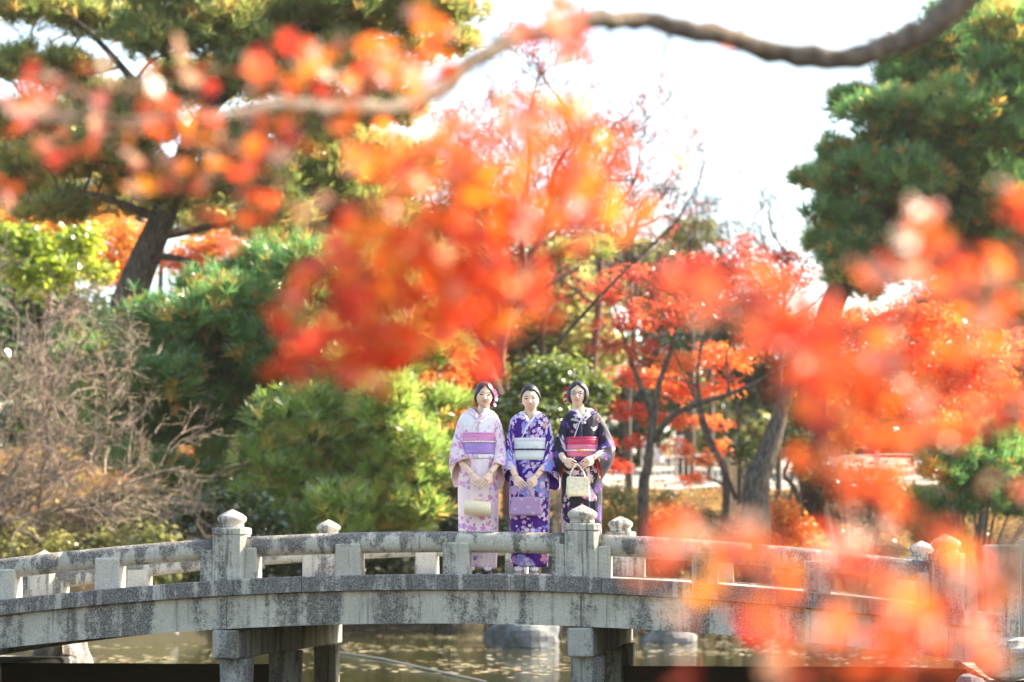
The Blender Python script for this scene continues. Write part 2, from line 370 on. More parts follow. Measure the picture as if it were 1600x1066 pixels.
# ------------------------------------------------------------------ stone bridge
BROT = -R(6.9); BO = Vector((-0.570, 19.6374, 0)); W = 4.05; S0, SP = 1.144, 2.88
ca, sa = math.cos(BROT), math.sin(BROT)
def zd(s): return 1.18 - 0.0162 * s * s
def bw(s, t, z): return Vector((BO.x + s * ca - t * sa, BO.y + s * sa + t * ca, z))
bridge = empty('stone_bridge', BO, BROT)
tag(bridge, 'low arched grey stone footbridge with knobbed posts across the pond', 'bridge')
posts = [S0 + SP * i for i in (-2, -1, 0, 1)]
SL, SR = posts[0] - 0.55, posts[-1] + 0.42
capprof = [(0.098, 0.0), (0.100, 0.018), (0.094, 0.030), (0.104, 0.040), (0.117, 0.056), (0.121, 0.072), (0.116, 0.088), (0.098, 0.104), (0.070, 0.120), (0.040, 0.134), (0.016, 0.146), (0.002, 0.152)]
def postsection(z0, z1, hw, ch):
    ring = [(-hw + ch, -hw), (hw - ch, -hw), (hw, -hw + ch), (hw, hw - ch), (hw - ch, hw), (-hw + ch, hw), (-hw, hw - ch), (-hw, -hw + ch)]
    e = 0.008
    V = []
    for z, k in ((z0, 1), (z1 - e, 1), (z1, 1 - e / hw)):
        V += [(x * k, y * k, z) for x, y in ring]
    F = [(r * 8 + j, r * 8 + (j + 1) % 8, (r + 1) * 8 + (j + 1) % 8, (r + 1) * 8 + j) for r in (0, 1) for j in range(8)]
    F += [tuple(range(8))[::-1], tuple(range(16, 24))]
    return V, F
pV, pF = postsection(-0.02, 0.372, 0.135, 0.035); post_me = None
cV, cF = postsection(0.372, 0.424, 0.1425, 0.040)
for side, t0 in ((0, 0.0), (1, W)):
    for k, s in enumerate(posts):
        z = zd(s)
        if post_me is None:
            po = mk('post', pV, pF, M['stone_post'], bridge); post_me = po.data
            co = mk('collar', cV, cF, M['stone_post'], po); col_me = co.data
            g = mk('cap', *lathe([(r, zz) for r, zz in capprof], 20, (0, 0, 0.424), 2.3), M['stone_post'], po, smooth=True); cap_me = g.data
        else:
            po = link('post', post_me, bridge); link('collar', col_me, po); g = link('cap', cap_me, po)
        po.location = (s, t0, z); po.rotation_euler = (0, 0, random.uniform(-0.02, 0.02))
# rails, balusters
def arch_tube(s0, s1, t, n=14, seg=10, tilt=0.0):
    V = []; F = []
    for i in range(seg + 1):
        s = s0 + (s1 - s0) * i / seg
        for j in range(n):
            w = 2 * math.pi * (j + 0.5) / n; c_, s_ = math.cos(w), math.sin(w); m = (abs(c_) ** 2.6 + abs(s_) ** 2.6) ** (-1 / 2.6)
            V.append((s, t + 0.082 * c_ * m, zd(s) + 0.258 + 0.085 * s_ * m))
    for i in range(seg):
        for j in range(n): F.append((i * n + j, i * n + (j + 1) % n, (i + 1) * n + (j + 1) % n, (i + 1) * n + j))
    F += [tuple(range(n)), tuple(seg * n + j for j in range(n))[::-1]]
    return V, F
ends = [SL] + posts + [SR]
BAL = []
for t0 in (0.0, W):
    for i in range(len(posts) - 1):
        a_, b_ = posts[i] + 0.13, posts[i + 1] - 0.13
        mid = a_ + (b_ - a_) * random.uniform(0.46, 0.54)
        recalc(mk('rail', *arch_tube(a_, mid - 0.0015, t0), M['stone_rail'], bridge, smooth=True))
        recalc(mk('rail', *arch_tube(mid + 0.0015, b_, t0), M['stone_rail'], bridge, smooth=True))
    for i in range(-1, len(posts)):
        a_ = posts[i] if i >= 0 else posts[0] - SP; b_ = posts[i + 1] if i + 1 < len(posts) else posts[-1] + SP
        spots = [(a_ + 0.135, a_ + 0.135 + 0.095), (a_ + SP * 0.341 - 0.102, a_ + SP * 0.341 + 0.102), (a_ + SP * 0.648 - 0.102, a_ + SP * 0.648 + 0.102), (b_ - 0.135 - 0.10, b_ - 0.135)]
        for s0, s1 in spots:
            if s0 < SL or s1 > SR: continue
            zc = zd((s0 + s1) / 2); zz = min(zd(s0), zd(s1)) - 0.02
            V, F = cbox(s0, s1, t0 - 0.108, t0 + 0.108, zz, zc + 0.252, 0.009, None, 0.003)
            V = [(v[0] + (-0.004 if v[0] < (s0 + s1) / 2 else 0.004) * (zc + 0.252 - v[2]) / 0.27, v[1], v[2]) for v in V]
            mk('baluster', V, F, M['stone'], bridge)
    # short end rails into the wing pillars
    recalc(mk('rail', *arch_tube(SL - 0.3, posts[0] - 0.13, t0), M['stone_rail'], bridge, smooth=True))
# coping stones, edge beams, deck slabs
def arched(s0, s1, t0, t1, z0, z1, seg=5, c=0.008):
    V = []; F = []
    for i in range(seg + 1):
        s = s0 + (s1 - s0) * i / seg; z = zd(s)
        V += [(s, t0, z + z0), (s, t1, z + z0), (s, t1, z + z1 - c), (s, t1 - c, z + z1), (s, t0 + c, z + z1), (s, t0, z + z1 - c)]
    for i in range(seg):
        for j in range(6): F.append((i * 6 + j, i * 6 + (j + 1) % 6, (i + 1) * 6 + (j + 1) % 6, (i + 1) * 6 + j))
    F += [tuple(range(6)), tuple(seg * 6 + j for j in range(6))[::-1]]
    return V, F
for t0, sg in ((0.0, 1), (W, -1)):
    s = SL
    while s < SR - 0.05:
        e = min(s + random.uniform(0.52, 0.64), SR)
        if SR - e < 0.2: e = SR
        a_, b_ = (-0.205, 0.24) if sg > 0 else (-0.24, 0.205)
        o = random.uniform(-0.006, 0.004)
        recalc(mk('coping_stone', *arched(s + 0.002, e - 0.002, t0 + a_ + o, t0 + b_, -0.125, random.uniform(-0.002, 0.002), 3), M['stone_coping'], bridge)); s = e
    cuts = [SL] + posts[:] + [SR]
    for i in range(len(cuts) - 1):
        a_, b_ = cuts[i] + 0.003, cuts[i + 1] - 0.003
        if b_ - a_ < 0.1: continue
        u0, u1 = (-0.145, 0.16) if sg > 0 else (-0.16, 0.145)
        recalc(mk('edge_beam', *arched(a_, b_, t0 + u0, t0 + u1, -0.395, -0.127, 10), M['stone_beam'], bridge))
s = SL
while s < SR - 0.05:
    e = min(s + 0.62, SR)
    recalc(mk('deck_slab', *arched(s + 0.002, e - 0.002, 0.245, W - 0.245, -0.30, -0.012 + random.uniform(-0.002, 0.002), 2), M['stone'], bridge)); s = e
# piers: cross beam and three columns each
for i, s in enumerate(posts):
    if i in (0, 3): continue
    z = zd(s) - 0.40
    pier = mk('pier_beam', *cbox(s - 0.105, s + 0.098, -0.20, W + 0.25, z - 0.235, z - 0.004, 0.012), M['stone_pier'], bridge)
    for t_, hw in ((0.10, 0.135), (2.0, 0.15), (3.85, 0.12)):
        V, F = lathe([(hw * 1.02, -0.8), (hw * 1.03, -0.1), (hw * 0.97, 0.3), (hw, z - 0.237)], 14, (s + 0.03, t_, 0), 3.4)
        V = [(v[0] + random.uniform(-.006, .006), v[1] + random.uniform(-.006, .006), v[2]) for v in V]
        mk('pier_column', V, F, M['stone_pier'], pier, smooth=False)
# abutments and wing pillars
def rough_block(x0, x1, y0, y1, z0, z1, n=6, w=0.03):
    return cbox(x0, x1, y0, y1, z0, z1, 0.03, None, w)
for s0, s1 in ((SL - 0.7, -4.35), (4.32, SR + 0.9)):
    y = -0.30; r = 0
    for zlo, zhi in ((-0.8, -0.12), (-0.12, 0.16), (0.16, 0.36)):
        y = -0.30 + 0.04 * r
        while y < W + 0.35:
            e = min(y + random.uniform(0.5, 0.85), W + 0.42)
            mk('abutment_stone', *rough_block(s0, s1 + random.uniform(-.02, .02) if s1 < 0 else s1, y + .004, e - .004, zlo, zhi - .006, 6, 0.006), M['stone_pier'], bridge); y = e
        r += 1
for t0 in (0.0, W):
    for s_ in (SR + 0.32,):
        mk('wing_pillar', *cbox(s_ - 0.165, s_ + 0.20, t0 - 0.16, t0 + 0.16, 0.45, 1.452, 0.012), M['stone_post'], bridge)
# dark timber weir boards in the side bays
n = N('wet_timber'); p = n.pos(); f = n.noise(n.scale(p, (3, 3, 30)), 1, 4, 0.6)
M['timber'] = n.done(n.bsdf(n.mix(f, (0.022, 0.013, 0.008), (0.06, 0.036, 0.022)), 0.75, 0.2, n.bump(f, 0.6, 0.01)))
for k, (s0, s1) in enumerate(((-4.33, posts[1] - 0.12), (posts[2] + 0.18, 4.30))):
    wr = empty('timber_weir', bw(s0, 2.0, 0), BROT)
    tag(wr, ['dark wet timber board weir under the bridge between abutment and mossy pier', 'dark wet timber board weir under the bridge behind the orange leaves'][k], 'weir', 'timber weirs under the bridge')
    for zlo, zhi in ((-0.6, -0.02), (-0.015, 0.175), (0.18, 0.37)):
        x = 0.0
        while x < s1 - s0 - 0.01:
            e = min(x + random.uniform(1.1, 1.5), s1 - s0)
            mk('board', *cbox(x + .002, e - .002, -0.04 + random.uniform(-.008, .008), 0.04, zlo, zhi + random.uniform(-.006, .004), 0.006), M['timber'], wr); x = e

# ------------------------------------------------------------------ rocks in the pond
def rock(name, c, r, seed, label, group=None, mat='rock'):
    st = np.random.default_rng(seed); V, F = ellipsoid((0, 0, 0), (1, 1, 1), 26, 16); out = []
    dirs = st.normal(size=(9, 3)); dirs /= np.linalg.norm(dirs, axis=1)[:, None]; offs = st.uniform(0.62, 0.95, 9)
    for v in V:
        v = np.array(v); 
        for d_, o_ in zip(dirs, offs):
            k = v @ d_
            if k > o_: v = v - d_ * (k - o_) * 0.9
        v = v * (1 + 0.05 * math.sin(5 * v[0] + 3 * v[2]) + 0.04 * math.sin(9 * v[1] + 7 * v[2]) + st.normal(0, 0.008))
        out.append((v[0] * r[0], v[1] * r[1], v[2] * r[2]))
    o = mk(name, out, F, M[mat]); o.location = c
    return tag(o, label, 'rock', group)
RG = 'rocks in and around the pond'
w1 = P(822, 1010, 38.7); rock('pond_rock', (w1.x, 38.7, 0.10), (0.66, 0.55, 0.44), 3, 'wide blue-grey rock in the water left of the middle pier', RG)
w1 = P(1046, 1003, 41.0); rock('pond_rock', (w1.x, 41.0, 0.04), (0.50, 0.4, 0.32), 8, 'low grey rock in the water right of the middle pier', RG)
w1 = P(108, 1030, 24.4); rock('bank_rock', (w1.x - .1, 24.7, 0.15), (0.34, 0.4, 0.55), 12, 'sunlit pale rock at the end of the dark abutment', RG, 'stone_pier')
w1 = P(1500, 1015, 18.3); rock('bank_rock', (w1.x + 0.1, 18.5, 0.18), (0.26, 0.3, 0.26), 15, 'dark rock under the far end of the bridge among orange leaves', RG)
w1 = P(1585, 985, 18.6); rock('bank_rock', (w1.x + .1, 18.75, 0.52), (0.36, 0.3, 0.17), 17, 'flat sunlit stone below the wing pillar at the picture edge', RG, 'stone')
for k, (px_, d_) in enumerate(((20, 41), (150, 41.5), (250, 42), (330, 44))):
    w1 = P(px_, 1000, d_); rock('shore_rock', (w1.x, d_ - .3, 0.12), (random.uniform(.3, .6), .4, random.uniform(.25, .42)), 20 + k, ['dark mossy shore stone at the far left edge of the pond', 'dark mossy shore stone beyond the water near the sunlit pale rock', 'dark mossy shore stone midway between the abutment and the first pier', 'dark mossy shore stone just left of the first pier'][k], 'stones edging the far shore')
# mooring line on the water
pts = [P(528, 1019, 30) , P(600, 1032, 28), P(660, 1046, 26), P(740, 1062, 24.5)]
pts = [Vector((p.x, p.y, 0.02)) for p in [P(525, 1018, 36), P(600, 1030, 33), P(660, 1043, 30), P(760, 1066, 26.2)]]
tag(mk('mooring_rope', *tube(pts, [0.012] * 4, 5), plain('rope', (0.45, 0.40, 0.32), 0.8)), 'thin pale rope lying across the water under the bridge', 'rope')

# ------------------------------------------------------------------ trees
def curve(pts, n=24):
    """smooth polyline (Catmull-Rom) through pts"""
    pts = [Vector(p) for p in pts]
    if len(pts) < 3: return [pts[0].lerp(pts[-1], i / n) for i in range(n + 1)]
    q = [pts[0] * 2 - pts[1]] + pts + [pts[-1] * 2 - pts[-2]]; out = []
    m = len(pts) - 1; per = max(2, n // m)
    for i in range(m):
        a, b, c, d = q[i:i + 4]
        for k in range(per):
            t = k / per
            out.append(0.5 * ((2 * b) + (c - a) * t + (2 * a - 5 * b + 4 * c - d) * t * t + (3 * b - a - 3 * c + d) * t ** 3))
    out.append(pts[-1]); return out
class Wood:
    def __init__(s): s.g = G(); s.nodes = []      # nodes: (point, radius) that limbs can start from
    def limb(s, pts, r0, r1, n=7, seg=18, power=1.0):
        c = curve(pts, seg); m = len(c) - 1
        rad = [r0 + (r1 - r0) * (i / m) ** power for i in range(m + 1)]
        s.g.add(*tube(c, rad, n)); s.nodes += list(zip(c, rad)); return c
    def reach(s, target, r1=0.012, sag=0.0, n=5, rmax=0.14, jitter=0.15):
        """limb from the nearest suitable wood node to a foliage pad"""
        best = min(s.nodes, key=lambda q: (q[0] - target).length + max(0, q[0].z - target.z + 0.2) * 0.8)
        a, r = best; d = target - a; L = d.length
        m = a + d * 0.5 + Vector((random.uniform(-1, 1), random.uniform(-1, 1), random.uniform(-.6, 1) )) * jitter * L - Vector((0, 0, sag * L))
        s.limb([a, m, target], min(r * 0.6, rmax, 0.02 + L * 0.03), r1, n, 8)
NEEDLE = []
def tuft_template(nn, seed, width=0.05, spread=1.0):
    st = np.random.default_rng(seed); V = []; F = []
    for k in range(nn):
        w = 2 * math.pi * (k * 0.618 + st.uniform(0, .1)); e = st.uniform(0.25, 1.15) * spread
        d = np.array([math.sin(e) * math.cos(w), math.sin(e) * math.sin(w), math.cos(e)]); L = st.uniform(0.75, 1.1)
        q = np.cross(d, st.normal(size=3)); q /= np.linalg.norm(q) + 1e-9
        b = len(V); o = np.array([0, 0, st.uniform(-0.45, 0.1)])
        V += [o - q * width * .5, o + q * width * .5, o + d * L + q * width * .22, o + d * L - q * width * .22]; F += [(b, b + 1, b + 2), (b, b + 2, b + 3)]
    return np.array(V), np.array(F)
TUFTS = [tuft_template(13, 40 + i, 0.095) for i in range(4)]
QUAD = (np.array([(-.5, 0, 0), (0, -.36, .10), (.5, 0, 0), (0, .36, .10)]), np.array([(0, 1, 2), (0, 2, 3)]))
SPRAY = (np.array([(0, 0, 0), (.52, -.16, .06), (.60, .10, -.04), (0, 0, .02), (-.50, .22, .05), (-.36, .46, -.02), (0, 0, .0), (-.1, -.60, .0), (.16, -.52, .1), (0, .02, 0), (.2, .5, .08), (.42, .42, -.05)]),
         np.array([(0, 1, 2), (3, 4, 5), (6, 7, 8), (9, 10, 11)]))
def padpoints(c, r, n, shell=0.5, upper=True):
    """points in an ellipsoidal pad, mostly near its skin; also outward directions"""
    d = rng.normal(size=(n, 3)); d /= np.linalg.norm(d, axis=1)[:, None]
    if upper: d[:, 2] = np.where(d[:, 2] < -0.25, -d[:, 2] * 0.6, d[:, 2]); d /= np.linalg.norm(d, axis=1)[:, None]
    rad = shell + (1 - shell) * rng.uniform(0, 1, n) ** 0.6
    lump = 1 + 0.16 * np.sin(d[:, 0] * 5 + c[0] * 3) + 0.14 * np.sin(d[:, 1] * 6 + d[:, 2] * 5 + c[2] * 2)
    pos = np.array(c) + d * np.array(r) * (rad * lump)[:, None]
    return pos, d
def build_foliage(name, parent, mat, pads, kind, size, dens, loose=0.0, tintspread=0.35, tbias=None):
    """pads: [(center, (rx,ry,rz), tint)]"""
    VV, FF, TT = [], [], []; base = 0
    for c, r, t in pads:
        area = 4 * math.pi * ((r[0] * r[1]) ** 1.6 / 3 + (r[0] * r[2]) ** 1.6 / 3 + (r[1] * r[2]) ** 1.6 / 3) ** (1 / 1.6)
        n = max(10, int(area * dens * (1.15 if kind == 'pine' else 1.9)))
        pos, d = padpoints(c, r, n, 0.45 if kind == 'pine' else 0.15, upper=kind == 'pine')
        pos = pos + rng.normal(0, 1, (n, 3)) * np.array(r) * (0.16 if kind == 'pine' else 0.22)
        s = size * rng.uniform(0.75, 1.25, n)
        sub = rng.integers(0, 6, n)
        tint = np.clip(t + rng.normal(0, tintspread * 0.5, n), 0, 1)
        if kind == 'pine':
            dd = d * 0.9 + np.array([0, 0, 0.8]) + rng.normal(0, 0.28, (n, 3)); Rm = frames(dd)
            for k in range(4):
                m = (np.arange(n) % 4) == k; tv_, tf_ = TUFTS[k]
                V, F = stamp(tv_, tf_, pos[m], Rm[m], s[m]); VV.append(V); FF.append(F + base); base += len(V)
                old = rng.uniform(0, 1, m.sum()) < 0.13
                TT.append(np.repeat(np.where(old, rng.uniform(0.86, 1.0, m.sum()), tint[m] * 0.84), len(tf_)))
        else:
            tv_, tf_ = QUAD if kind == 'leaf' else SPRAY
            dd = np.array([0, 0, 0.9]) + rng.normal(0, 0.55, (n, 3)) + d * 0.35; Rm = frames(dd)
            V, F = stamp(tv_, tf_, pos, Rm, s); VV.append(V); FF.append(F + base); base += len(V)
            TT.append(np.repeat(tint, len(tf_)))
    return mk(name, np.concatenate(VV), np.concatenate(FF), mat, parent, tint=np.concatenate(TT))
def pxpads(rows, d, flat=0.62, ddepth=1.6, t0=0.5, jitter=0.0):
    """rows (px,py,radius px[,tint]) -> pads in metres at depth d"""
    out = []
    for row in rows:
        px, py, r = row[:3]; t = row[3] if len(row) > 3 else t0 + random.uniform(-.12, .12)
        dd = d + random.uniform(-ddepth, ddepth); c = P(px, py, dd); m = r * dd / FPX
        out.append((tuple(c), (m * 1.1, m, m * min(1, flat * 1.25)), t))
    return out
def breakup(pads, k=4, f=0.55):
    k = k + 1
    """each pad becomes k smaller uneven pads so that gaps open between clumps"""
    out = []
    for c, r, t in pads:
        for i in range(k):
            w = rng.normal(size=3); w /= np.linalg.norm(w); q = rng.uniform(0.35, 0.8)
            s = (f + 0.17) * rng.uniform(0.7, 1.2)
            out.append((tuple(np.array(c) + w * np.array(r) * q), tuple(np.array(r) * s), float(np.clip(t + rng.normal(0, .12), 0, 1))))
    return out
def pt(px, py, d): return P(px, py, d)
def make_tree(name, label, cat, group, base, trunk_px, d, r0, r1, bark, pads, foliage, kind, size, dens, limbs=(), reach=True, crown='crown'):
    """tree > trunk (with limbs), crown; trunk_px photo points from below to top at depth d"""
    root = empty(name, base); tag(root, label, cat, group)
    w = Wood(); pts = [Vector(base) - Vector((0, 0, 0.15))] + [P(a, b, d) for a, b in trunk_px]
    w.limb(pts, r0, r1, 9, 26, 0.9)
    for l in limbs: w.limb([P(a, b, d + dd) for a, b, dd in l[0]], l[1], l[2], 6, 14)
    if reach:
        for c, r, t in pads: w.reach(Vector(c) - Vector((0, 0, r[2] * 0.3)))
    off = Vector(base)
    tr = w.g.mk('trunk', bark, root, smooth=True); tr.location = -off
    cr = build_foliage(crown, root, foliage, pads, kind, size, dens); cr.location = -off
    return root
def ground_at(px, d):
    x = P(px, 800, d).x; return (x, d, float(gz(x, d)))

# --- big leaning pine, upper part of the picture on the one side
rows = [(210, 200, 70, .5), (110, 110, 60, .6), (330, 230, 60, .45), (450, 200, 70, .45), (400, 270, 60, .4), (640, 290, 70, .5), (600, 330, 70, .5), (60, 330, 60, .6), (480, 400, 60, .5), (690, 20, 50, .6), (40, 20, 80, .35), (150, 30, 80, .4), (250, 40, 95, .3), (360, 40, 105, .35), (470, 30, 110, .4), (570, 50, 95, .45), (640, 60, 75, .6), (690, 70, 45, .8), (640, 15, 70, .6), (380, 120, 75, .3), (290, 150, 75, .3), (480, 120, 70, .35), (560, 130, 60, .5),
        (20, 110, 50, .6), (40, 200, 70, .7), (110, 260, 80, .8), (30, 290, 60, .7), (180, 230, 70, .7), (160, 170, 60, .7), (250, 300, 60, .3), (330, 300, 70, .4), (230, 330, 40, .25), (480, 300, 80, .4), (420, 350, 55, .45), (560, 270, 90, .45), (610, 200, 60, .5), (520, 210, 60, .5), (560, 350, 60, .5)]
pads = breakup(pxpads(rows, 52, 0.55, 1.8), 4, 0.48)
make_tree('pine_tree', 'tall leaning pine with a thick dark trunk spreading over the pond side', 'tree', 'pine trees around the pond', ground_at(165, 52), [(172, 600), (185, 530), (205, 460), (228, 400), (252, 345), (280, 270), (310, 200), (365, 120), (440, 50), (520, -10)], 52, 0.50, 0.10, M['pine_bark'], pads, M['pine_b'], 'pine', 0.29, 19,
          limbs=[([(300, 215, 0), (230, 150, -.4), (150, 60, -.8), (90, 10, -1)], 0.13, 0.03), ([(335, 165, 0), (420, 95, -.5), (520, 70, -.7), (610, 65, -.9)], 0.14, 0.03), ([(240, 370, 0), (290, 362, .4), (350, 350, .6), (450, 335, .7)], 0.12, 0.03),
                 ([(228, 400, 0), (265, 402, -.3), (300, 412, -.4), (330, 440, -.5)], 0.10, 0.03), ([(250, 345, 0), (190, 318, -.6), (110, 300, -.9), (30, 320, -1)], 0.11, 0.03)])
# --- dense lower pine in front of it
rows = [(170, 545, 55), (250, 525, 58), (340, 490, 58), (400, 490, 60), (220, 560, 70), (300, 540, 75), (380, 550, 75), (440, 560, 55), (200, 630, 55), (280, 610, 70), (360, 620, 70), (430, 630, 60), (240, 690, 50), (320, 670, 55), (400, 450, 50), (470, 480, 50), (350, 465, 45), (480, 600, 50), (440, 430, 60), (500, 420, 60), (500, 520, 60), (560, 460, 60), (580, 540, 60), (150, 560, 40), (350, 730, 45, .7), (290, 760, 50, .5), (170, 690, 50), (240, 740, 50), (420, 680, 55), (460, 540, 60), (160, 620, 50), (330, 790, 45), (400, 760, 40)]
pads = breakup(pxpads([(a, b, c * 1.05, *(r or [.42])) for a, b, c, *r in rows], 47, 0.62, 1.3, .45), 3, 0.62)
make_tree('pine_tree', 'dense green pine in the middle left, below the leaning trunk', 'tree', 'pine trees around the pond', ground_at(400, 48.2), [(395, 760), (370, 715), (350, 640), (340, 560), (360, 480), (400, 420)], 48, 0.26, 0.06, M['pine_bark'], pads, M['pine_a'], 'pine', 0.27, 22,
          limbs=[([(372, 715, 0), (430, 745, -.4), (490, 775, -.7)], 0.10, 0.03), ([(365, 690, 0), (300, 690, -.3), (250, 700, -.5)], 0.08, 0.03)])
# --- pine beside the women, its sunlight put into paler green needles
rows = [(690, 640, 35), (690, 690, 35), (670, 800, 35), (440, 720, 45), (430, 770, 45), (400, 800, 40, .8), (480, 650, 50), (540, 640, 55), (600, 640, 50), (640, 660, 40), (470, 700, 40), (520, 700, 55), (580, 700, 60), (640, 720, 50), (500, 760, 50), (560, 760, 55), (620, 770, 55), (660, 760, 40), (540, 810, 50), (600, 815, 55), (470, 800, 45), (560, 600, 45), (620, 600, 40), (660, 560, 45), (640, 540, 40), (430, 820, 40), (680, 730, 30), (500, 830, 40), (640, 830, 35)]
pads = breakup(pxpads(rows, 45, 0.7, 1.0, .5), 3, 0.6)
make_tree('pine_tree', 'bright sunlit pine beside the woman in pink', 'tree', 'pine trees around the pond', ground_at(500, 46.5), [(495, 800), (500, 760), (520, 700), (550, 640)], 46.5, 0.16, 0.05, M['pine_bark'], pads, M['pine_c'], 'pine', 0.25, 26)
# --- tall pine on the other side
rows = [(1560, 50, 75), (1500, 90, 70), (1440, 130, 60), (1580, 150, 80), (1510, 180, 80), (1430, 200, 65), (1370, 190, 45), (1560, 240, 80), (1480, 270, 80), (1400, 280, 65), (1340, 260, 50), (1300, 290, 45), (1260, 290, 30), (1560, 330, 85), (1460, 360, 75), (1370, 350, 55), (1310, 350, 40), (1590, 420, 70), (1340, 410, 50, .4), (1290, 385, 35), (1500, 430, 60), (1410, 410, 45), (1345, 440, 40, .8), (1330, 165, 30), (1590, 300, 60), (1610, 80, 70), (1640, 200, 80), (1640, 350, 80), (1530, 480, 60), (1600, 500, 60)]
pads = breakup(pxpads(rows, 56, 0.7, 2.2, .5), 5, 0.50)
make_tree('pine_tree', 'tall pine with layered clumps rising into the white sky on the right', 'tree', 'pine trees around the pond', ground_at(1285, 56), [(1268, 640), (1280, 540), (1310, 455), (1350, 400), (1410, 330), (1480, 250), (1530, 150), (1570, 60)], 56, 0.40, 0.08, M['pine_bark'], pads, M['pine_a'], 'pine', 0.29, 20,
          limbs=[([(1350, 400, 0), (1315, 350, -.5), (1290, 310, -.8)], 0.10, 0.03), ([(1420, 320, 0), (1370, 270, -.5), (1340, 220, -.8)], 0.10, 0.03)])
# --- small distant cloud-pruned pine
pads = pxpads([(1085, 362, 28, .6), (1055, 375, 22, .6), (1105, 378, 16, .6), (1070, 385, 22, .6)], 76, 0.5, .5)
make_tree('pine_tree', 'small distant pine top in the pale gap of sky', 'tree', 'pine trees around the pond', ground_at(1078, 76), [(1078, 600), (1080, 480), (1077, 400), (1080, 365)], 76, 0.2, 0.06, M['pine_bark'], pads, M['pine_b'], 'pine', 0.26, 22)

# --- maples behind
def maple(label, px, d, trunk, pads, mat, r0=0.2, size=0.22, dens=16, limbs=(), bark=None, group='maples in autumn colour', kind='spray', name='maple_tree'):
    return make_tree(name, label, 'tree', group, ground_at(px, d), trunk, d, r0, 0.03, bark or M['grey_bark'], pads, mat, kind, size, dens, limbs)
rows = [(960, 450, 45), (1010, 430, 45), (1060, 440, 50), (1110, 420, 45), (1160, 430, 50), (1200, 440, 45), (1240, 440, 40), (960, 500, 45), (1020, 490, 55), (1080, 490, 50), (1150, 480, 50), (1200, 500, 40), (950, 540, 35), (1000, 550, 35), (1230, 400, 35), (1170, 390, 35)]
pads = breakup(pxpads(rows, 51, 0.5, 1.8, .5), 5, 0.42)
maple('dark red maple with two stems behind the woman in black', 1010, 51, [(1005, 780), (1012, 730), (1020, 660), (1030, 600), (1050, 540), (1060, 470)], pads, M['lf_dark'], 0.15, 0.18, 11,
      limbs=[([(1020, 690, 0), (1050, 650, -.2), (1100, 628, -.4), (1160, 608, -.6), (1230, 570, -.6)], 0.085, 0.03), ([(1022, 660, 0), (985, 560, .2), (960, 480, .4)], 0.07, 0.02), ([(1090, 632, -.3), (1070, 590, -.2), (1050, 540, -.1)], 0.03, 0.012), ([(1140, 615, -.5), (1135, 560, -.5), (1150, 520, -.5)], 0.035, 0.012)])
rows = [(980, 590, 35, .2), (1030, 590, 35), (1070, 560, 45), (1120, 560, 45), (1060, 610, 40), (1110, 610, 40), (1160, 560, 40), (960, 640, 35, .1), (1000, 640, 35, .1), (1060, 660, 35), (1110, 660, 30), (940, 600, 30), (1130, 700, 28), (1060, 700, 28), (1100, 720, 25), (1000, 690, 25, .1), (960, 720, 30, .0), (940, 690, 25, .0), (1080, 750, 22)]
pads = breakup(pxpads(rows, 56, 0.45, 1.8, .6), 5, 0.42)
maple('orange-red sunlit maple with thin crooked stems behind the dark red one', 1120, 56, [(1135, 760), (1115, 700), (1095, 640), (1090, 580), (1100, 520)], pads, M['lf_red'], 0.11, 0.18, 12,
      limbs=[([(1150, 780, -1), (1130, 730, -.8), (1105, 690, -.6), (1085, 620, -.5), (1080, 560, -.5)], 0.06, 0.02), ([(1155, 790, 0), (1155, 700, 0), (1150, 620, 0), (1135, 560, 0)], 0.05, 0.015), ([(1255, 800, -1), (1240, 760, -1), (1225, 740, -1), (1245, 700, -1), (1235, 680, -1)], 0.07, 0.02), ([(1150, 640, 0), (1175, 680, 0), (1190, 720, 0)], 0.035, 0.012)])
rows = [(1220, 520, 55), (1290, 520, 55), (1350, 500, 55), (1260, 580, 50), (1330, 580, 55), (1400, 560, 60), (1450, 500, 60), (1480, 580, 60), (1400, 640, 50), (1540, 560, 60), (1460, 650, 50), (1590, 640, 50), (1540, 660, 45)]
pads = breakup(pxpads(rows, 50, 0.5, 1.4, .5), 3, 0.6)
maple('maple with a thick dark leaning trunk by the white fence', 1185, 50, [(1180, 780), (1195, 720), (1215, 660), (1235, 600), (1270, 540), (1330, 490)], pads, M['lf_red'], 0.36, 0.20, 20)
pads = breakup(pxpads([(680, 600, 30, .3), (710, 590, 25, .2), (690, 640, 30, .7), (660, 620, 22, .3), (700, 680, 28, .8), (650, 680, 25, .3), (720, 650, 22, .6), (640, 700, 22, .1)], 49, 0.45, .8), 3, .62)
maple('small orange and red maple next to the woman in pink', 690, 50, [(690, 800), (692, 720), (688, 660), (692, 610)], pads, M['lf_orange'], 0.06, 0.18, 24)
pads = breakup(pxpads([(30, 360, 55), (90, 350, 55), (150, 345, 55), (190, 370, 45), (60, 400, 50), (130, 400, 50), (190, 420, 40), (300, 420, 45, .4), (330, 390, 40, .3)], 64, 0.55, 1.2, .7), 3, .62)
maple('far orange maple glowing under the leaning pine', 110, 64, [(110, 620), (115, 500), (110, 420), (105, 370)], pads, M['lf_orange'], 0.2, 0.24, 16)
pads = breakup(pxpads([(270, 720, 35, .3), (320, 740, 40, .6), (370, 760, 40, .4), (410, 720, 35, .6), (340, 800, 35, .2), (280, 790, 35, .2), (230, 740, 35, .3), (440, 780, 30, .2)], 50, 0.5, .8), 3, .6)
maple('low orange maple below the dense pine', 345, 50.5, [(345, 810), (340, 780), (335, 740)], pads, M['lf_orange'], 0.08, 0.19, 18)
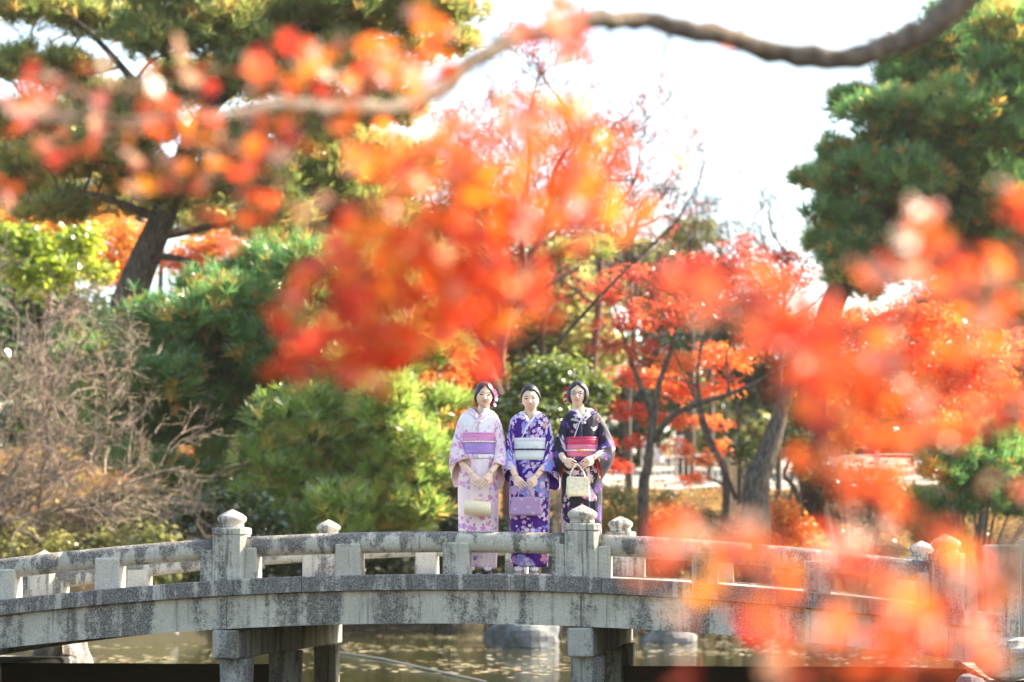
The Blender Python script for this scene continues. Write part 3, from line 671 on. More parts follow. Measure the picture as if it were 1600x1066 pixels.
pads = breakup(pxpads([(1490, 640, 40, .8), (1540, 690, 40, .9), (1500, 700, 35, .8), (1570, 640, 40, .6), (1300, 640, 40, .6), (1350, 680, 40, .5)], 62, 0.5, 1), 3, .6)
maple('far yellow-orange maple by the fence near the right edge', 1525, 62, [(1540, 780), (1530, 720), (1520, 660)], pads, M['lf_orange'], 0.14, 0.22, 14)

# --- bare reddish tree in the middle: fans of fine twigs
def bare_tree(name, label, base, trunk, d, spread, mat, levels, r0, len0, n0=3, seed=1, group=None, droop=0.0, thin=0.0055, leaves=None, upbias=0.25):
    st = np.random.default_rng(seed); root = empty(name, base); tag(root, label, 'tree', group)
    off = Vector(base); g = G(); tips = []
    c = curve([Vector(base) - Vector((0, 0, .1))] + [P(a, b, d) for a, b in trunk], 16)
    m = len(c) - 1; g.add(*tube(c, [r0 * (1 - 0.55 * i / m) for i in range(m + 1)], 7))
    stack = []
    for i in range(n0 * 3):
        k = int(m * (0.45 + 0.55 * (i + 1) / (n0 * 3))); stack.append((c[min(k, m)], None, 0, r0 * 0.45))
    segs = 0
    while stack:
        p, dr, lv, r = stack.pop()
        if dr is None:
            w = st.uniform(0, 2 * math.pi); dr = Vector((math.cos(w) * spread[0], math.sin(w) * spread[1], spread[2] * st.uniform(.5, 1.2))).normalized()
        L = len0 * (0.68 ** lv) * st.uniform(0.7, 1.3); q = [p]; v = dr.copy()
        for s_ in range(3):
            v = (v + Vector(tuple(st.normal(0, .20, 3))) + Vector((0, 0, upbias * (0.35 if lv else .5) - droop))).normalized(); q.append(q[-1] + v * (L / 3))
        r2 = max(thin * 0.7, r * 0.6); g.add(*tube(q, [r, r * .85, r * .72, r2], 5 if lv < 2 else 3, cap=False)); segs += 1
        if lv < levels:
            for k in range(st.integers(2, 4)):
                nv = (v + Vector(tuple(st.normal(0, .55, 3)))).normalized(); stack.append((q[st.integers(1, 4)], nv, lv + 1, max(thin, r2 * st.uniform(.6, .9))))
        else: tips.append(q[-1]); tips.append(q[2])
    tr = g.mk('trunk', mat, root); tr.location = -off
    if leaves and tips:
        mt, fr, sz = leaves; sel = np.array([tuple(t) for t in tips if st.uniform() < fr]); nn = len(sel)
        V, F = stamp(*SPRAY, sel, frames(np.array([0, 0, .6]) + st.normal(0, .6, (nn, 3))), sz * st.uniform(.7, 1.3, nn))
        cr = mk('crown', V, F, mt, root, tint=np.repeat(st.uniform(0, 1, nn), 4)); cr.location = -off
    return root
BG = 'bare trees around the pond'
bare_tree('bare_tree', 'bare reddish tree with a fan of fine twigs behind the hanging leaves', ground_at(800, 58), [(790, 640), (780, 560), (800, 460), (840, 380)], 58, (1.1, .7, 1.1), M['red_twig'], 6, 0.20, 2.7, 4, 5, BG, 0.0, 0.008, (M['lf_dark'], 0.35, 0.14), 0.35)
bare_tree('bare_tree', 'slim bare grey tree against the pale sky gap', ground_at(985, 64), [(980, 640), (990, 540), (985, 440), (1000, 400)], 64, (1.0, .7, 1.0), M['grey_bark'], 5, 0.12, 1.8, 3, 9, BG, 0.0, 0.008)
bare_tree('bare_tree', 'thin bare tree beside the tall right-hand pine', ground_at(1215, 66), [(1220, 560), (1225, 470), (1235, 400)], 66, (.7, .6, 1.0), M['grey_bark'], 4, 0.09, 1.5, 3, 19, BG, 0.0, 0.008)
bare_tree('bare_tree', 'bare tree showing through the gap in the leaning pine', ground_at(70, 66), [(75, 500), (80, 300), (75, 180), (80, 110)], 66, (.9, .6, 1.0), M['grey_bark'], 5, 0.16, 1.8, 3, 29, BG, 0.0, 0.008)
bare_tree('bare_tree', 'bare reddish tree with fine twigs in the middle of the sky gap', ground_at(930, 68), [(925, 600), (935, 480), (940, 400), (950, 340)], 68, (1.1, .7, 1.0), M['red_twig'], 6, 0.15, 2.2, 3, 41, BG, 0.0, 0.009, (M['lf_dark'], 0.25, 0.16), 0.3)
bare_tree('bare_tree', 'hazy bare grey tree low in the sky gap above the dark red maple', ground_at(1110, 74), [(1110, 600), (1105, 500), (1115, 430)], 74, (1.2, .7, .9), M['grey_bark'], 6, 0.13, 2.0, 3, 47, BG, 0.0, 0.009)
# --- pale leafless shrub over the bank
def bare_shrub(label, px0, d, fans, seed):
    st = np.random.default_rng(seed); base = ground_at(px0, d); root = empty('bare_shrub', base); tag(root, label, 'shrub')
    g = G(); off = Vector(base)
    for (x0, y0), (x1, y1), r in fans:
        a, b = P(x0, y0, d + st.uniform(-.5, .5)), P(x1, y1, d + st.uniform(-1.2, .6)); L0 = (b - a).length
        c = curve([a, a.lerp(b, .5) + Vector(tuple(st.normal(0, .12, 3))) * L0, b], 10); g.add(*tube(c, [r * (1 - .7 * i / 10) for i in range(len(c))], 5))
        stack = [(c[st.integers(2, len(c))], (b - a).normalized(), 0, r * .4) for _ in range(9)]
        while stack:
            p, dr, lv, rr = stack.pop(); L = 0.85 * (0.74 ** lv) * st.uniform(.6, 1.3); v = (dr + Vector(tuple(st.normal(0, .55, 3)))).normalized(); q = [p]
            for s_ in range(3):
                v = (v + Vector(tuple(st.normal(0, .22, 3))) + Vector((0, 0, .06))).normalized(); q.append(q[-1] + v * L / 3)
            g.add(*tube(q, [rr, rr * .85, rr * .7, rr * .55], 3, cap=False))
            if lv < 4:
                for k in range(st.integers(2, 4)): stack.append((q[st.integers(1, 4)], v, lv + 1, max(.0045, rr * .62)))
    tr = g.mk('branches', M['twig'], root); tr.location = -off; return root
bare_shrub('leafless shrub with a haze of pale grey-brown twigs over the left bank', 20, 42,
           [((-60, 860), (40, 480), .05), ((-60, 860), (110, 560), .05), ((-40, 850), (170, 700), .05), ((-40, 830), (240, 740), .05), ((-60, 840), (60, 640), .05), ((-80, 840), (20, 560), .05), ((-40, 850), (130, 780), .045), ((-60, 830), (-10, 430), .04), ((60, 800), (150, 640), .03), ((20, 780), (90, 720), .03), ((100, 800), (220, 790), .03)], 4)
# --- leaning dark trunk with a long diagonal branch behind the women
rt = empty('leaning_tree', ground_at(835, 47)); tag(rt, 'dark leaning tree with a long diagonal mossy branch behind the women', 'tree')
w = Wood(); bb = Vector(ground_at(835, 47))
w.limb([bb - Vector((0, 0, .2)), P(820, 760, 47), P(790, 660, 47), P(755, 570, 47), P(725, 510, 47.2), P(690, 440, 47.4), P(640, 380, 47.5)], 0.24, 0.08, 9)
w.limb([P(772, 640, 47), P(810, 600, 46.8), P(850, 560, 46.6), P(890, 515, 46.4), P(940, 460, 46.2)], 0.075, 0.03)
w.limb([P(890, 515, 46.4), P(960, 440, 46.3), P(1000, 400, 46.3)], 0.035, 0.015); w.limb([P(800, 480, 48), P(850, 410, 48), P(920, 380, 48), P(1010, 385, 48)], 0.07, 0.02)
tr = w.g.mk('trunk', M['pine_bark'], rt, smooth=True); tr.location = -bb
pads = breakup(pxpads([(620, 470, 40), (680, 520, 40), (590, 420, 40), (700, 560, 30), (640, 400, 45), (880, 400, 30), (940, 395, 30)], 47.6, .6, .6, .6), 3, .6)
cr = build_foliage('crown', rt, M['pine_b'], pads, 'pine', .2, 22); cr.location = -bb

# --- shrubs and evergreen fill
def shrub(label, rows, d, mat, kind='leaf', size=0.13, dens=40, group='shrubs on the far bank', name='shrub', flat=0.8):
    px = sum(r[0] for r in rows) / len(rows); base = ground_at(px, d); root = empty(name, base); tag(root, label, 'shrub', group); off = Vector(base)
    pads = breakup(pxpads(rows, d, flat, .5, .5), 3, .66)
    g = G()
    for c, r, t in pads[::2]:
        q = Vector(c); g.add(*tube(curve([off + Vector((random.uniform(-.15, .15), random.uniform(-.1, .1), -.1)), off.lerp(q, .5) + Vector((0, 0, .12)), q], 6), [.035, .03, .028, .024, .02, .015, .01], 5, cap=False))
    st_ = g.mk('stems', M['grey_bark'], root); st_.location = -off
    cr = build_foliage('foliage', root, mat, pads, kind, size, dens); cr.location = -off
    return root
shrub('yellow-green broadleaf shrub glinting behind the woman in purple', [(830, 600, 35), (870, 590, 35), (810, 640, 35), (860, 640, 40), (900, 620, 35), (930, 610, 25), (850, 690, 40), (890, 680, 35), (800, 690, 30)], 46, M['lf_lime'], 'leaf', .13, 60)
shrub('glossy yellow-green shrub under the far orange maple', [(20, 380, 35), (70, 400, 40), (120, 395, 40), (40, 420, 40), (100, 430, 35), (150, 420, 25), (10, 410, 30)], 57, M['lf_bright'], 'leaf', .17, 40)
shrub('dark evergreen shrub on the bank behind the first post', [(270, 800, 35), (320, 815, 35), (380, 800, 35), (430, 830, 30), (230, 830, 30), (300, 850, 35), (360, 850, 35)], 43.5, M['lf_green'], 'leaf', .14, 50)
shrub('dark evergreen shrub between the bright pine and the woman in pink', [(690, 760, 30), (680, 800, 35), (715, 790, 30), (700, 840, 35), (660, 850, 35), (740, 840, 30), (720, 730, 25)], 47, M['lf_green'], 'leaf', .13, 50)
shrub('low green shrub behind the lower body of the woman in purple', [(780, 820, 30), (820, 850, 35), (870, 800, 30), (800, 870, 30), (850, 880, 30), (880, 850, 25)], 51, M['lf_green'], 'leaf', .13, 45)
shrub('small dark clipped shrub on the leaf-strewn bank', [(1090, 812, 20), (1110, 818, 16), (1075, 820, 16)], 51, M['lf_green'], 'leaf', .10, 70)
shrub('broad low green shrub near the right edge', [(1500, 700, 40), (1560, 720, 50), (1600, 740, 50), (1480, 740, 35), (1540, 770, 45), (1600, 790, 40), (1440, 810, 35), (1480, 830, 35)], 44, M['pine_a'], 'pine', .16, 40)
shrub('grey-green shrub behind the fence by the thick trunk', [(1290, 740, 30), (1300, 770, 25), (1330, 750, 30), (1380, 770, 35), (1360, 800, 30)], 55, M['lf_green'], 'leaf', .13, 40)
shrub('lime shrub by the thick leaning trunk', [(1170, 700, 25), (1185, 730, 22), (1240, 700, 22), (1250, 725, 18)], 54, M['lf_lime'], 'leaf', .13, 50)
shrub('yellow leafy undergrowth behind the woman in black', [(950, 770, 25), (985, 790, 25), (940, 800, 25), (1030, 780, 20), (970, 820, 25)], 52, M['lf_yellow'], 'leaf', .12, 40)
shrub('green shrub at the foot of the pale leafless shrub', [(30, 850, 35), (90, 860, 35), (160, 840, 30), (210, 810, 28), (10, 820, 28)], 43, M['lf_yellow'], 'leaf', .12, 36)
for k_, (px, py, rr, d_, mt, lb) in enumerate(((420, 880, 38, 45.5, 'lf_green', 'dark shoreline shrub seen through the first rail gap right of the post'), (510, 880, 36, 47, 'lf_green', 'dark shoreline shrub behind the far knobbed post'), (600, 885, 36, 49, 'lf_green', 'dark shoreline shrub seen through the wide rail gap below the bright pine'), (680, 890, 36, 51, 'lf_yellow', 'olive shoreline shrub just left of the pink kimono hem'), (770, 890, 30, 53, 'lf_green', 'dark shoreline shrub between the pink and purple kimono hems'), (880, 880, 34, 54, 'lf_green', 'dark shoreline shrub behind the middle post'), (960, 850, 30, 54, 'lf_orange', 'russet shoreline shrub right of the middle post'), (1040, 850, 30, 54, 'lf_green', 'dark shoreline shrub right of the second far post'), (1130, 860, 32, 54, 'lf_green', 'dark shoreline shrub behind the sunlit rail'), (330, 900, 34, 43, 'lf_green', 'dark shoreline shrub behind the first near post'), (240, 890, 34, 42.5, 'lf_yellow', 'olive shoreline shrub left of the first near post'), (1220, 840, 34, 53, 'lf_orange', 'russet shoreline shrub under the thick leaning trunk'))):
    shrub(lb, [(px - rr, py - 10, rr), (px + rr * .8, py, rr), (px, py - 25, rr), (px + 5, py + 30, rr)], d_, M[mt], 'leaf', .13, 45, 'shrubs along the shoreline')
# --- wood beyond
def far_tree(label, px, d, rows, mat, kind='leaf', size=.34, dens=12, bark='grey_bark', trunk=None, r0=.18):
    pads = breakup(pxpads(rows, d, .75, 2.0, .5), 3, .62)
    top = min(r[1] for r in rows)
    return make_tree('far_tree', label, 'tree', 'trees beyond the far bank', ground_at(px, d), trunk or [(px + 4, 640), (px - 4, 540), (px + 3, (540 + top) / 2), (px, top)], d, r0, .05, M[bark], pads, mat, kind, size, dens)
far_tree('pale yellow-green tree beyond, seen above the woman in purple', 850, 72, [(830, 430, 50), (880, 450, 50), (850, 500, 55), (900, 520, 50), (830, 560, 50), (870, 400, 40), (920, 460, 40), (890, 570, 45), (930, 540, 40)], M['lf_yellow'])
far_tree('pale green tree beyond with an upright stem, above the woman in black', 915, 76, [(910, 400, 45), (950, 420, 45), (980, 400, 40), (930, 480, 45), (960, 560, 40), (1000, 470, 40), (1030, 420, 35)], M['lf_yellow'])
far_tree('far green tree behind the dark red maple', 1060, 82, [(1040, 440, 50), (1100, 450, 50), (1060, 520, 55), (1120, 520, 55), (1160, 560, 50), (1040, 590, 50), (1180, 480, 40)], M['lf_green'])
far_tree('far dark green tree behind the fence and thick trunk', 1260, 84, [(1230, 540, 50), (1290, 560, 50), (1250, 610, 50), (1320, 610, 50), (1200, 600, 45)], M['lf_green'])
far_tree('far olive tree between the tall pine and the right edge', 1450, 80, [(1400, 540, 60), (1460, 520, 60), (1520, 540, 60), (1580, 560, 60), (1440, 600, 60), (1540, 610, 60), (1600, 620, 50), (1380, 620, 50), (1470, 680, 45)], M['lf_green'])
far_tree('far russet tree behind the bright pine', 690, 72, [(650, 480, 60), (700, 500, 60), (740, 560, 60), (660, 560, 60), (720, 620, 55), (650, 640, 55), (760, 480, 50), (600, 600, 50)], M['lf_orange'])
far_tree('far dark evergreen behind the leaning tree', 770, 80, [(740, 520, 60), (790, 540, 60), (770, 600, 60), (720, 640, 60), (800, 640, 55), (760, 680, 55), (690, 700, 55), (820, 700, 50), (750, 740, 50)], M['lf_green'])
far_tree('far dark evergreen behind the dense pine', 420, 72, [(380, 480, 70), (460, 500, 70), (540, 520, 70), (420, 580, 70), (500, 600, 70), (580, 600, 60), (360, 620, 60), (300, 560, 60), (480, 680, 60), (400, 700, 60), (580, 690, 60), (300, 700, 60)], M['lf_green'])
far_tree('far dark evergreen behind the pale leafless shrub', 100, 70, [(40, 480, 70), (120, 500, 70), (200, 520, 70), (60, 580, 70), (140, 600, 70), (30, 660, 70), (110, 690, 70), (200, 660, 60), (40, 740, 60), (150, 760, 60), (-20, 560, 60), (230, 600, 60)], M['lf_green'])
far_tree('far olive tree high behind the leaning pine', 250, 78, [(40, 260, 60), (120, 230, 60), (100, 320, 60), (330, 330, 55), (470, 300, 60), (560, 330, 60), (20, 330, 50), (600, 400, 60), (500, 410, 60), (190, 290, 50)], M['lf_yellow'])

far_tree('far dark evergreen filling the gap right of the woman in black', 985, 88, [(960, 620, 45), (1000, 600, 45), (1040, 640, 45), (970, 680, 40), (1020, 690, 40), (950, 720, 35), (1060, 600, 40)], M['lf_green'])
far_tree('far golden tree behind the sign boards', 1120, 92, [(1090, 620, 45), (1140, 610, 45), (1180, 640, 45), (1110, 670, 40), (1160, 680, 40), (1210, 670, 40), (1080, 680, 35)], M['lf_yellow'])
far_tree('far evergreen behind the white railing', 1310, 94, [(1260, 650, 45), (1310, 640, 50), (1360, 650, 50), (1290, 700, 40), (1340, 710, 40), (1400, 690, 45), (1250, 690, 35)], M['lf_green'])
far_tree('far orange tree behind the right-hand railing', 1480, 94, [(1430, 690, 45), (1480, 680, 45), (1540, 690, 45), (1590, 700, 45), (1500, 730, 40), (1570, 740, 40)], M['lf_orange'])
far_tree('tall far grey-green tree rising behind the bare tree', 640, 84, [(620, 330, 60), (690, 370, 60), (740, 420, 60), (790, 450, 50), (660, 430, 60), (560, 380, 60), (720, 330, 45)], M['lf_yellow'])

far_tree('far evergreen just past the left edge of the picture', -120, 68, [(-60, 300, 80), (-160, 330, 80), (-100, 420, 80), (-40, 480, 70), (-180, 480, 80), (-110, 560, 80), (-60, 640, 70), (-190, 640, 70)], M['lf_green'])
far_tree('far evergreen just past the right edge of the picture', 1730, 70, [(1680, 420, 80), (1760, 400, 80), (1720, 500, 80), (1800, 520, 80), (1690, 600, 80), (1770, 620, 80)], M['lf_green'])

# ------------------------------------------------------------------ fence, sign boards, banners and house on the walk beyond
M['white_paint'] = plain('white_paint', (0.78, 0.77, 0.74), 0.5)
M['board_wood'] = plain('weathered_board', (0.42, 0.33, 0.23), 0.8, nscale=8)
M['cloth_white'] = plain('banner_cloth', (0.80, 0.80, 0.82), 0.8)
fr = empty('white_fence', (0, 71, 0)); tag(fr, 'white railing with thin upright bars along the pale path', 'fence')
fx = np.arange(4.0, 15.2, 0.17)
post_me = mk('bar', *tube([(0, 0, 0), (0, 0, .92)], [.014, .014], 5), M['white_paint'], fr); bar_me = post_me.data; post_me.location = (fx[0], 0, float(gz(fx[0], 71)))
for k, x_ in enumerate(fx[1:]): o = link('bar', bar_me, fr); o.location = (x_, 0, float(gz(x_, 71)))
for i in range(5):
    a_, b_ = 4.0 + i * 2.24, 4.0 + (i + 1) * 2.24
    for h_ in (.12, .90): mk('fence_rail', *tube([(a_ + .01, 0, float(gz(a_, 71)) + h_), (b_ - .01, 0, float(gz(b_, 71)) + h_)], [.03, .03], 6), M['white_paint'], fr)
    mk('fence_post', *cbox(a_ - .04, a_ + .04, -.04, .04, float(gz(a_, 71)) - .1, float(gz(a_, 71)) + 1.05, .008), M['white_paint'], fr)
for k, (x0, x1, y0, y1, lb) in enumerate(((1131, 1142, 688, 762, 'narrow brown wooden sign board left of a wider one by the path'), (1146, 1163, 690, 762, 'wider brown wooden sign board beside a narrow one by the path'))):
    a_, b_ = P(x0, y1, 66), P(x1, y0, 66); cx = (a_.x + b_.x) / 2; gz0 = float(gz(cx, 66))
    sb = empty('sign_board', (cx, 66 + .3 * k, gz0)); tag(sb, lb, 'sign', 'wooden sign boards by the path')
    hw = (b_.x - a_.x) / 2; mk('panel', *cbox(-hw, hw, -.02, .02, .25, b_.z - gz0, .006), M['board_wood'], sb)
    for sx in (-1, 1): mk('leg', *cbox(sx * hw - .03, sx * hw + .03, .022, .07, -.1, b_.z - gz0 - .05, .006), M['board_wood'], sb)
for k, (x0, x1, y0, y1, lb) in enumerate(((979, 993, 690, 712, 'wide white cloth banner just past the woman in black'), (1004, 1016, 688, 711, 'rounded white cloth banner between two maple stems'), (1055, 1067, 681, 712, 'tall white cloth banner behind the orange leaves'), (1024, 1036, 701, 728, 'low white cloth banner right of a maple stem'))):
    d_ = 69.5 + .4 * k; a_, b_ = P(x0, y1, d_), P(x1, y0, d_); cx = (a_.x + b_.x) / 2; gz0 = float(gz(cx, d_)); hw = (b_.x - a_.x) / 2
    bn = empty('cloth_banner', (cx, d_, gz0)); tag(bn, lb, 'banner', 'white banners on the walk')
    V = []; F = []; lo, hi = max(a_.z - gz0, .15), b_.z - gz0
    for i in range(7):
        for j in range(5): V.append((-hw + 2 * hw * j / 4, .05 * math.sin(i * 1.3 + j), lo + (hi - lo) * i / 6))
    F = [(i * 5 + j, i * 5 + j + 1, (i + 1) * 5 + j + 1, (i + 1) * 5 + j) for i in range(6) for j in range(4)]
    o = mk('cloth', V, F, M['cloth_white'], bn, smooth=True); sm = o.modifiers.new('thick', 'SOLIDIFY'); sm.thickness = .012
    mk('pole', *tube([(-hw - .02, 0, -.1), (-hw - .02, 0, hi + .15)], [.018, .015], 6), M['white_paint'], bn)
# low building with a pale tiled roof behind the leaning pine
M['tile'] = plain('grey_roof_tile', (0.42, 0.42, 0.43), 0.35, 0.5); M['plaster'] = plain('pale_plaster', (0.6, 0.56, 0.48), 0.8); M['dark_wood'] = plain('dark_wood', (0.06, 0.045, 0.035), 0.7); M['pane'] = plain('window_pane', (0.05, 0.06, 0.07), 0.1, 0.5)
D = 92; eL, eR = P(360, 408, D), P(640, 408, D); zt = P(500, 366, D).z; hb = empty('tiled_roof_building', ((eL.x + eR.x) / 2, D, float(gz((eL.x + eR.x) / 2, D)))); tag(hb, 'low building with a pale grey tiled roof far behind the pines', 'building')
hw = (eR.x - eL.x) / 2; ez = eL.z - hb.location.z; tz = zt - hb.location.z + .9
mk('wall', *cbox(-hw + .5, hw - .5, .8, 6.2, -.3, ez - .02, .02), M['plaster'], hb)
V, F = [(-hw, 0, ez), (hw, 0, ez), (hw - 1.2, 3.5, tz), (-hw + 1.2, 3.5, tz), (-hw, 7, ez), (hw, 7, ez), (-hw, 0, ez - .12), (hw, 0, ez - .12), (hw, 7, ez - .12), (-hw, 7, ez - .12)], [(0, 1, 2, 3), (5, 4, 3, 2), (0, 3, 4), (1, 5, 2), (0, 6, 7, 1), (1, 7, 8, 5), (5, 8, 9, 4), (4, 9, 6, 0), (6, 9, 8, 7)]
rf = mk('roof', V, F, M['tile'], hb)
for i in range(24):
    x_ = -hw + .15 + i * (2 * hw - .3) / 23; k_ = min(1, max(0, (hw - abs(x_)) / 1.2)); mk('tile_row', *tube([(x_, 0, ez + .03), (x_, 3.5 * k_, ez + (tz - ez) * k_ + .03)], [.05, .05], 5), M['tile'], rf)
for i in range(4):
    x_ = -hw + 1.4 + i * (2 * hw - 2.8) / 3; wn_ = mk('window', *cbox(x_ - .5, x_ + .5, .74, .797, ez - 1.5, ez - .5, .02), M['dark_wood'], hb)
    for sx in (-.235, .235): mk('pane', *cbox(x_ + sx - .2, x_ + sx + .2, .72, .738, ez - 1.42, ez - .58, .004), M['pane'], wn_)

# ------------------------------------------------------------------ kimono cloth
def flower(n, uv, scale, petals, R0, thr, off=(0, 0, 0), soft=0.015, inner=0.0):
    """scattered flowers on cloth: mask and per-flower random value"""
    q = n.vmath('ADD', uv, off)
    v = n.new('ShaderNodeTexVoronoi', voronoi_dimensions='2D'); n.lk(q, v.inputs['Vector']); v.inputs['Scale'].default_value = scale; v.inputs['Randomness'].default_value = 0.9
    d = n.vmath('SUBTRACT', q, v.outputs['Position']); x = n.new('ShaderNodeSeparateXYZ'); n.lk(d, x.inputs[0])
    rr = n.new('ShaderNodeSeparateColor'); n.lk(v.outputs['Color'], rr.inputs[0])
    r = n.math('MULTIPLY', n.math('SQRT', n.math('ADD', n.math('MULTIPLY', x.outputs[0], x.outputs[0]), n.math('MULTIPLY', x.outputs[1], x.outputs[1]))), scale)
    ang = n.math('ADD', n.math('ARCTAN2', x.outputs[1], x.outputs[0]), n.math('MULTIPLY', rr.outputs[1], 6.28))
    lobe = n.math('ADD', n.math('MULTIPLY', n.math('ABSOLUTE', n.math('COSINE', n.math('MULTIPLY', ang, petals / 2))), 0.45), 0.55)
    rad = n.math('MULTIPLY', lobe, n.math('ADD', n.math('MULTIPLY', rr.outputs[2], R0 * 0.5), R0 * 0.7))
    m = n.step(n.math('SUBTRACT', rad, r), 0.0, soft)
    if inner: m = n.math('MULTIPLY', m, n.step(r, inner * 0.7, inner))
    m = n.math('MULTIPLY', m, n.math('GREATER_THAN', rr.outputs[0], thr))
    return m, rr.outputs[1], rr.outputs[2]
def kimono_mat(which):
    n = N('kimono_' + which); uv = n.uv(); warp = n.new('ShaderNodeTexNoise'); n.lk(uv, warp.inputs['Vector']); warp.inputs['Scale'].default_value = 5
    u2 = n.vmath('ADD', uv, n.scale(warp.outputs['Color'], (0.05, 0.05, 0)))
    big = n.noise(uv, 4.2, 3, 0.55)
    if which == 'pink':
        sy = n.new('ShaderNodeSeparateXYZ'); n.lk(uv, sy.inputs[0])
        c = n.mix(n.step(sy.outputs[1], 1.02, 0.80), (0.90, 0.81, 0.83), (0.89, 0.70, 0.73))
        zone = n.step(big, 0.44, 0.52)
        m, a, b = flower(n, uv, 19, 5, 0.46, 0.25); c = n.mix(n.math('MULTIPLY', n.math('MULTIPLY', m, zone), .9), c, n.ramp(a, [(0, (0.74, 0.16, 0.42)), (.4, (0.74, 0.28, 0.58)), (.7, (0.42, 0.24, 0.62)), (1, (0.76, 0.20, 0.34))]))
        m, a, b = flower(n, uv, 36, 5, 0.42, 0.5, (3.1, 1.7, 0)); c = n.mix(n.math('MULTIPLY', n.math('MULTIPLY', m, zone), .85), c, n.ramp(a, [(0, (0.42, 0.20, 0.56)), (.5, (0.72, 0.40, 0.62)), (1, (0.25, 0.12, 0.34))]))
    elif which == 'purple':
        c = (0.065, 0.006, 0.21)
        lf = n.noise(n.scale(u2, (1.0, 0.55, 1)), 9, 2, 0.5, 0.8); c = n.mix(n.step(lf, 0.535, 0.555), c, n.mix(n.noise(uv, 60, 2), (0.20, 0.22, 0.62), (0.34, 0.36, 0.74)))
        z2 = n.step(n.noise(u2, 6.3, 2, 0.5), 0.47, 0.50); m, a, b = flower(n, uv, 24, 5, 0.52, 0.12, (2.2, 5.1, 0)); c = n.mix(n.math('MULTIPLY', n.math('MULTIPLY', m, z2), .95), c, n.ramp(a, [(0, (0.72, 0.55, 0.76)), (.5, (0.78, 0.70, 0.80)), (1, (0.66, 0.36, 0.62))]))
        m, a, b = flower(n, u2, 8.5, 5, 0.34, 0.62, (7.3, .4, 0)); c = n.mix(m, c, n.ramp(a, [(0, (0.80, 0.25, 0.07)), (.4, (0.76, 0.66, 0.76)), (.75, (0.55, 0.22, 0.60)), (1, (0.74, 0.35, 0.12))]))
    else:
        c = (0.016, 0.016, 0.030)
        m, a, b = flower(n, uv, 9.5, 6, 0.42, 0.35); c = n.mix(n.math('MULTIPLY', m, .85), c, n.ramp(a, [(0, (0.07, 0.03, 0.19)), (1, (0.14, 0.07, 0.32))]))
        z2 = n.step(n.noise(u2, 5.1, 2, 0.5), 0.575, 0.60); m, a, b = flower(n, u2, 10, 5, 0.56, 0.1, (2.2, 8.3, 0)); c = n.mix(n.math('MULTIPLY', m, z2), c, (0.55, 0.42, 0.54))
        m, a, b = flower(n, u2, 20, 5, 0.5, 0.35, (5.2, 2.3, 0)); c = n.mix(n.math('MULTIPLY', m, n.step(n.noise(u2, 5.1, 2, 0.5), 0.535, 0.56)), c, n.ramp(a, [(0, (0.70, 0.62, 0.62)), (.5, (0.62, 0.42, 0.58)), (1, (0.66, 0.60, 0.46))]))
        m, a, b = flower(n, uv, 30, 5, 0.4, 0.9, (1.2, 9.3, 0)); c = n.mix(m, c, (0.45, 0.05, 0.20))
    fold = n.noise(n.scale(uv, (14, 2.2, 1)), 1, 3)
    return n.done(n.bsdf(c, 0.62, 0.25, n.bump(fold, 0.7, 0.03), 0, 0.06))
for k in ('pink', 'purple', 'black'): M['k_' + k] = kimono_mat(k)
def skinmat():
    n = N('skin'); p = n.objc(); c = n.mix(n.noise(p, 18, 3), (0.80, 0.52, 0.37), (0.86, 0.60, 0.46))
    b = n.new('ShaderNodeBsdfPrincipled'); n.lk(c, b.inputs['Base Color']); b.inputs['Roughness'].default_value = .5; b.inputs['Specular IOR Level'].default_value = .3
    b.inputs['Subsurface Weight'].default_value = 0.15; b.inputs['Subsurface Radius'].default_value = (.01, .004, .002); b.inputs['Subsurface Scale'].default_value = 0.6
    return n.done(b.outputs[0])
M['skin'] = skinmat()
n = N('black_hair'); f = n.noise(n.scale(n.objc(), (90, 90, 12)), 1, 3); M['hair'] = n.done(n.bsdf(n.mix(f, (0.008, 0.007, 0.008), (0.030, 0.024, 0.022)), n.math('ADD', n.math('MULTIPLY', f, .2), .28), 0.55, n.bump(f, .5, .004)))
M['eye'] = plain('dark_eye', (0.02, 0.014, 0.012), 0.2, 0.5); M['brow'] = plain('brow', (0.05, 0.035, 0.03), 0.7); M['lips'] = plain('lips', (0.62, 0.20, 0.19), 0.4); M['teeth'] = plain('teeth', (0.8, 0.78, 0.74), 0.3)
M['white_cotton'] = plain('white_cotton', (0.80, 0.79, 0.80), 0.85, sheen=.3); M['pink_collar'] = plain('pink_collar', (0.78, 0.55, 0.60), 0.8); M['peach'] = plain('peach_lining', (0.80, 0.52, 0.46), 0.8); M['red_lining'] = plain('red_lining', (0.55, 0.10, 0.10), 0.8)
def silk(name, col, rough=.42):
    n = N(name); uv = n.uv(); f = n.noise(n.scale(uv, (3, 34, 1)), 1, 4, .6); w = n.noise(uv, 240, 2)
    c = n.mix(n.step(f, .3, .7), tuple(v * .82 for v in col), tuple(min(1, v * 1.12) for v in col)); c = n.mix(n.math('MULTIPLY', n.step(w, .5, .65), .18), c, tuple(min(1, v * 1.5 + .1) for v in col))
    return n.done(n.bsdf(c, rough, .4, n.bump(f, .7, .012), 0, .4))
M['obi_pink'] = silk('obi_pink', (0.78, 0.28, 0.52)); M['obi_violet'] = silk('obi_violet', (0.42, 0.24, 0.62)); M['obi_red'] = silk('obi_red', (0.62, 0.03, 0.10)); M['obi_rose'] = silk('obi_rose', (0.74, 0.16, 0.27))
n = N('obi_white'); uv = n.uv(); m, a, b = flower(n, uv, 16, 5, .4, .55); M['obi_white'] = n.done(n.bsdf(n.mix(n.math('MULTIPLY', m, .4), (0.76, 0.76, 0.74), (0.55, 0.40, 0.55)), .6, .3))
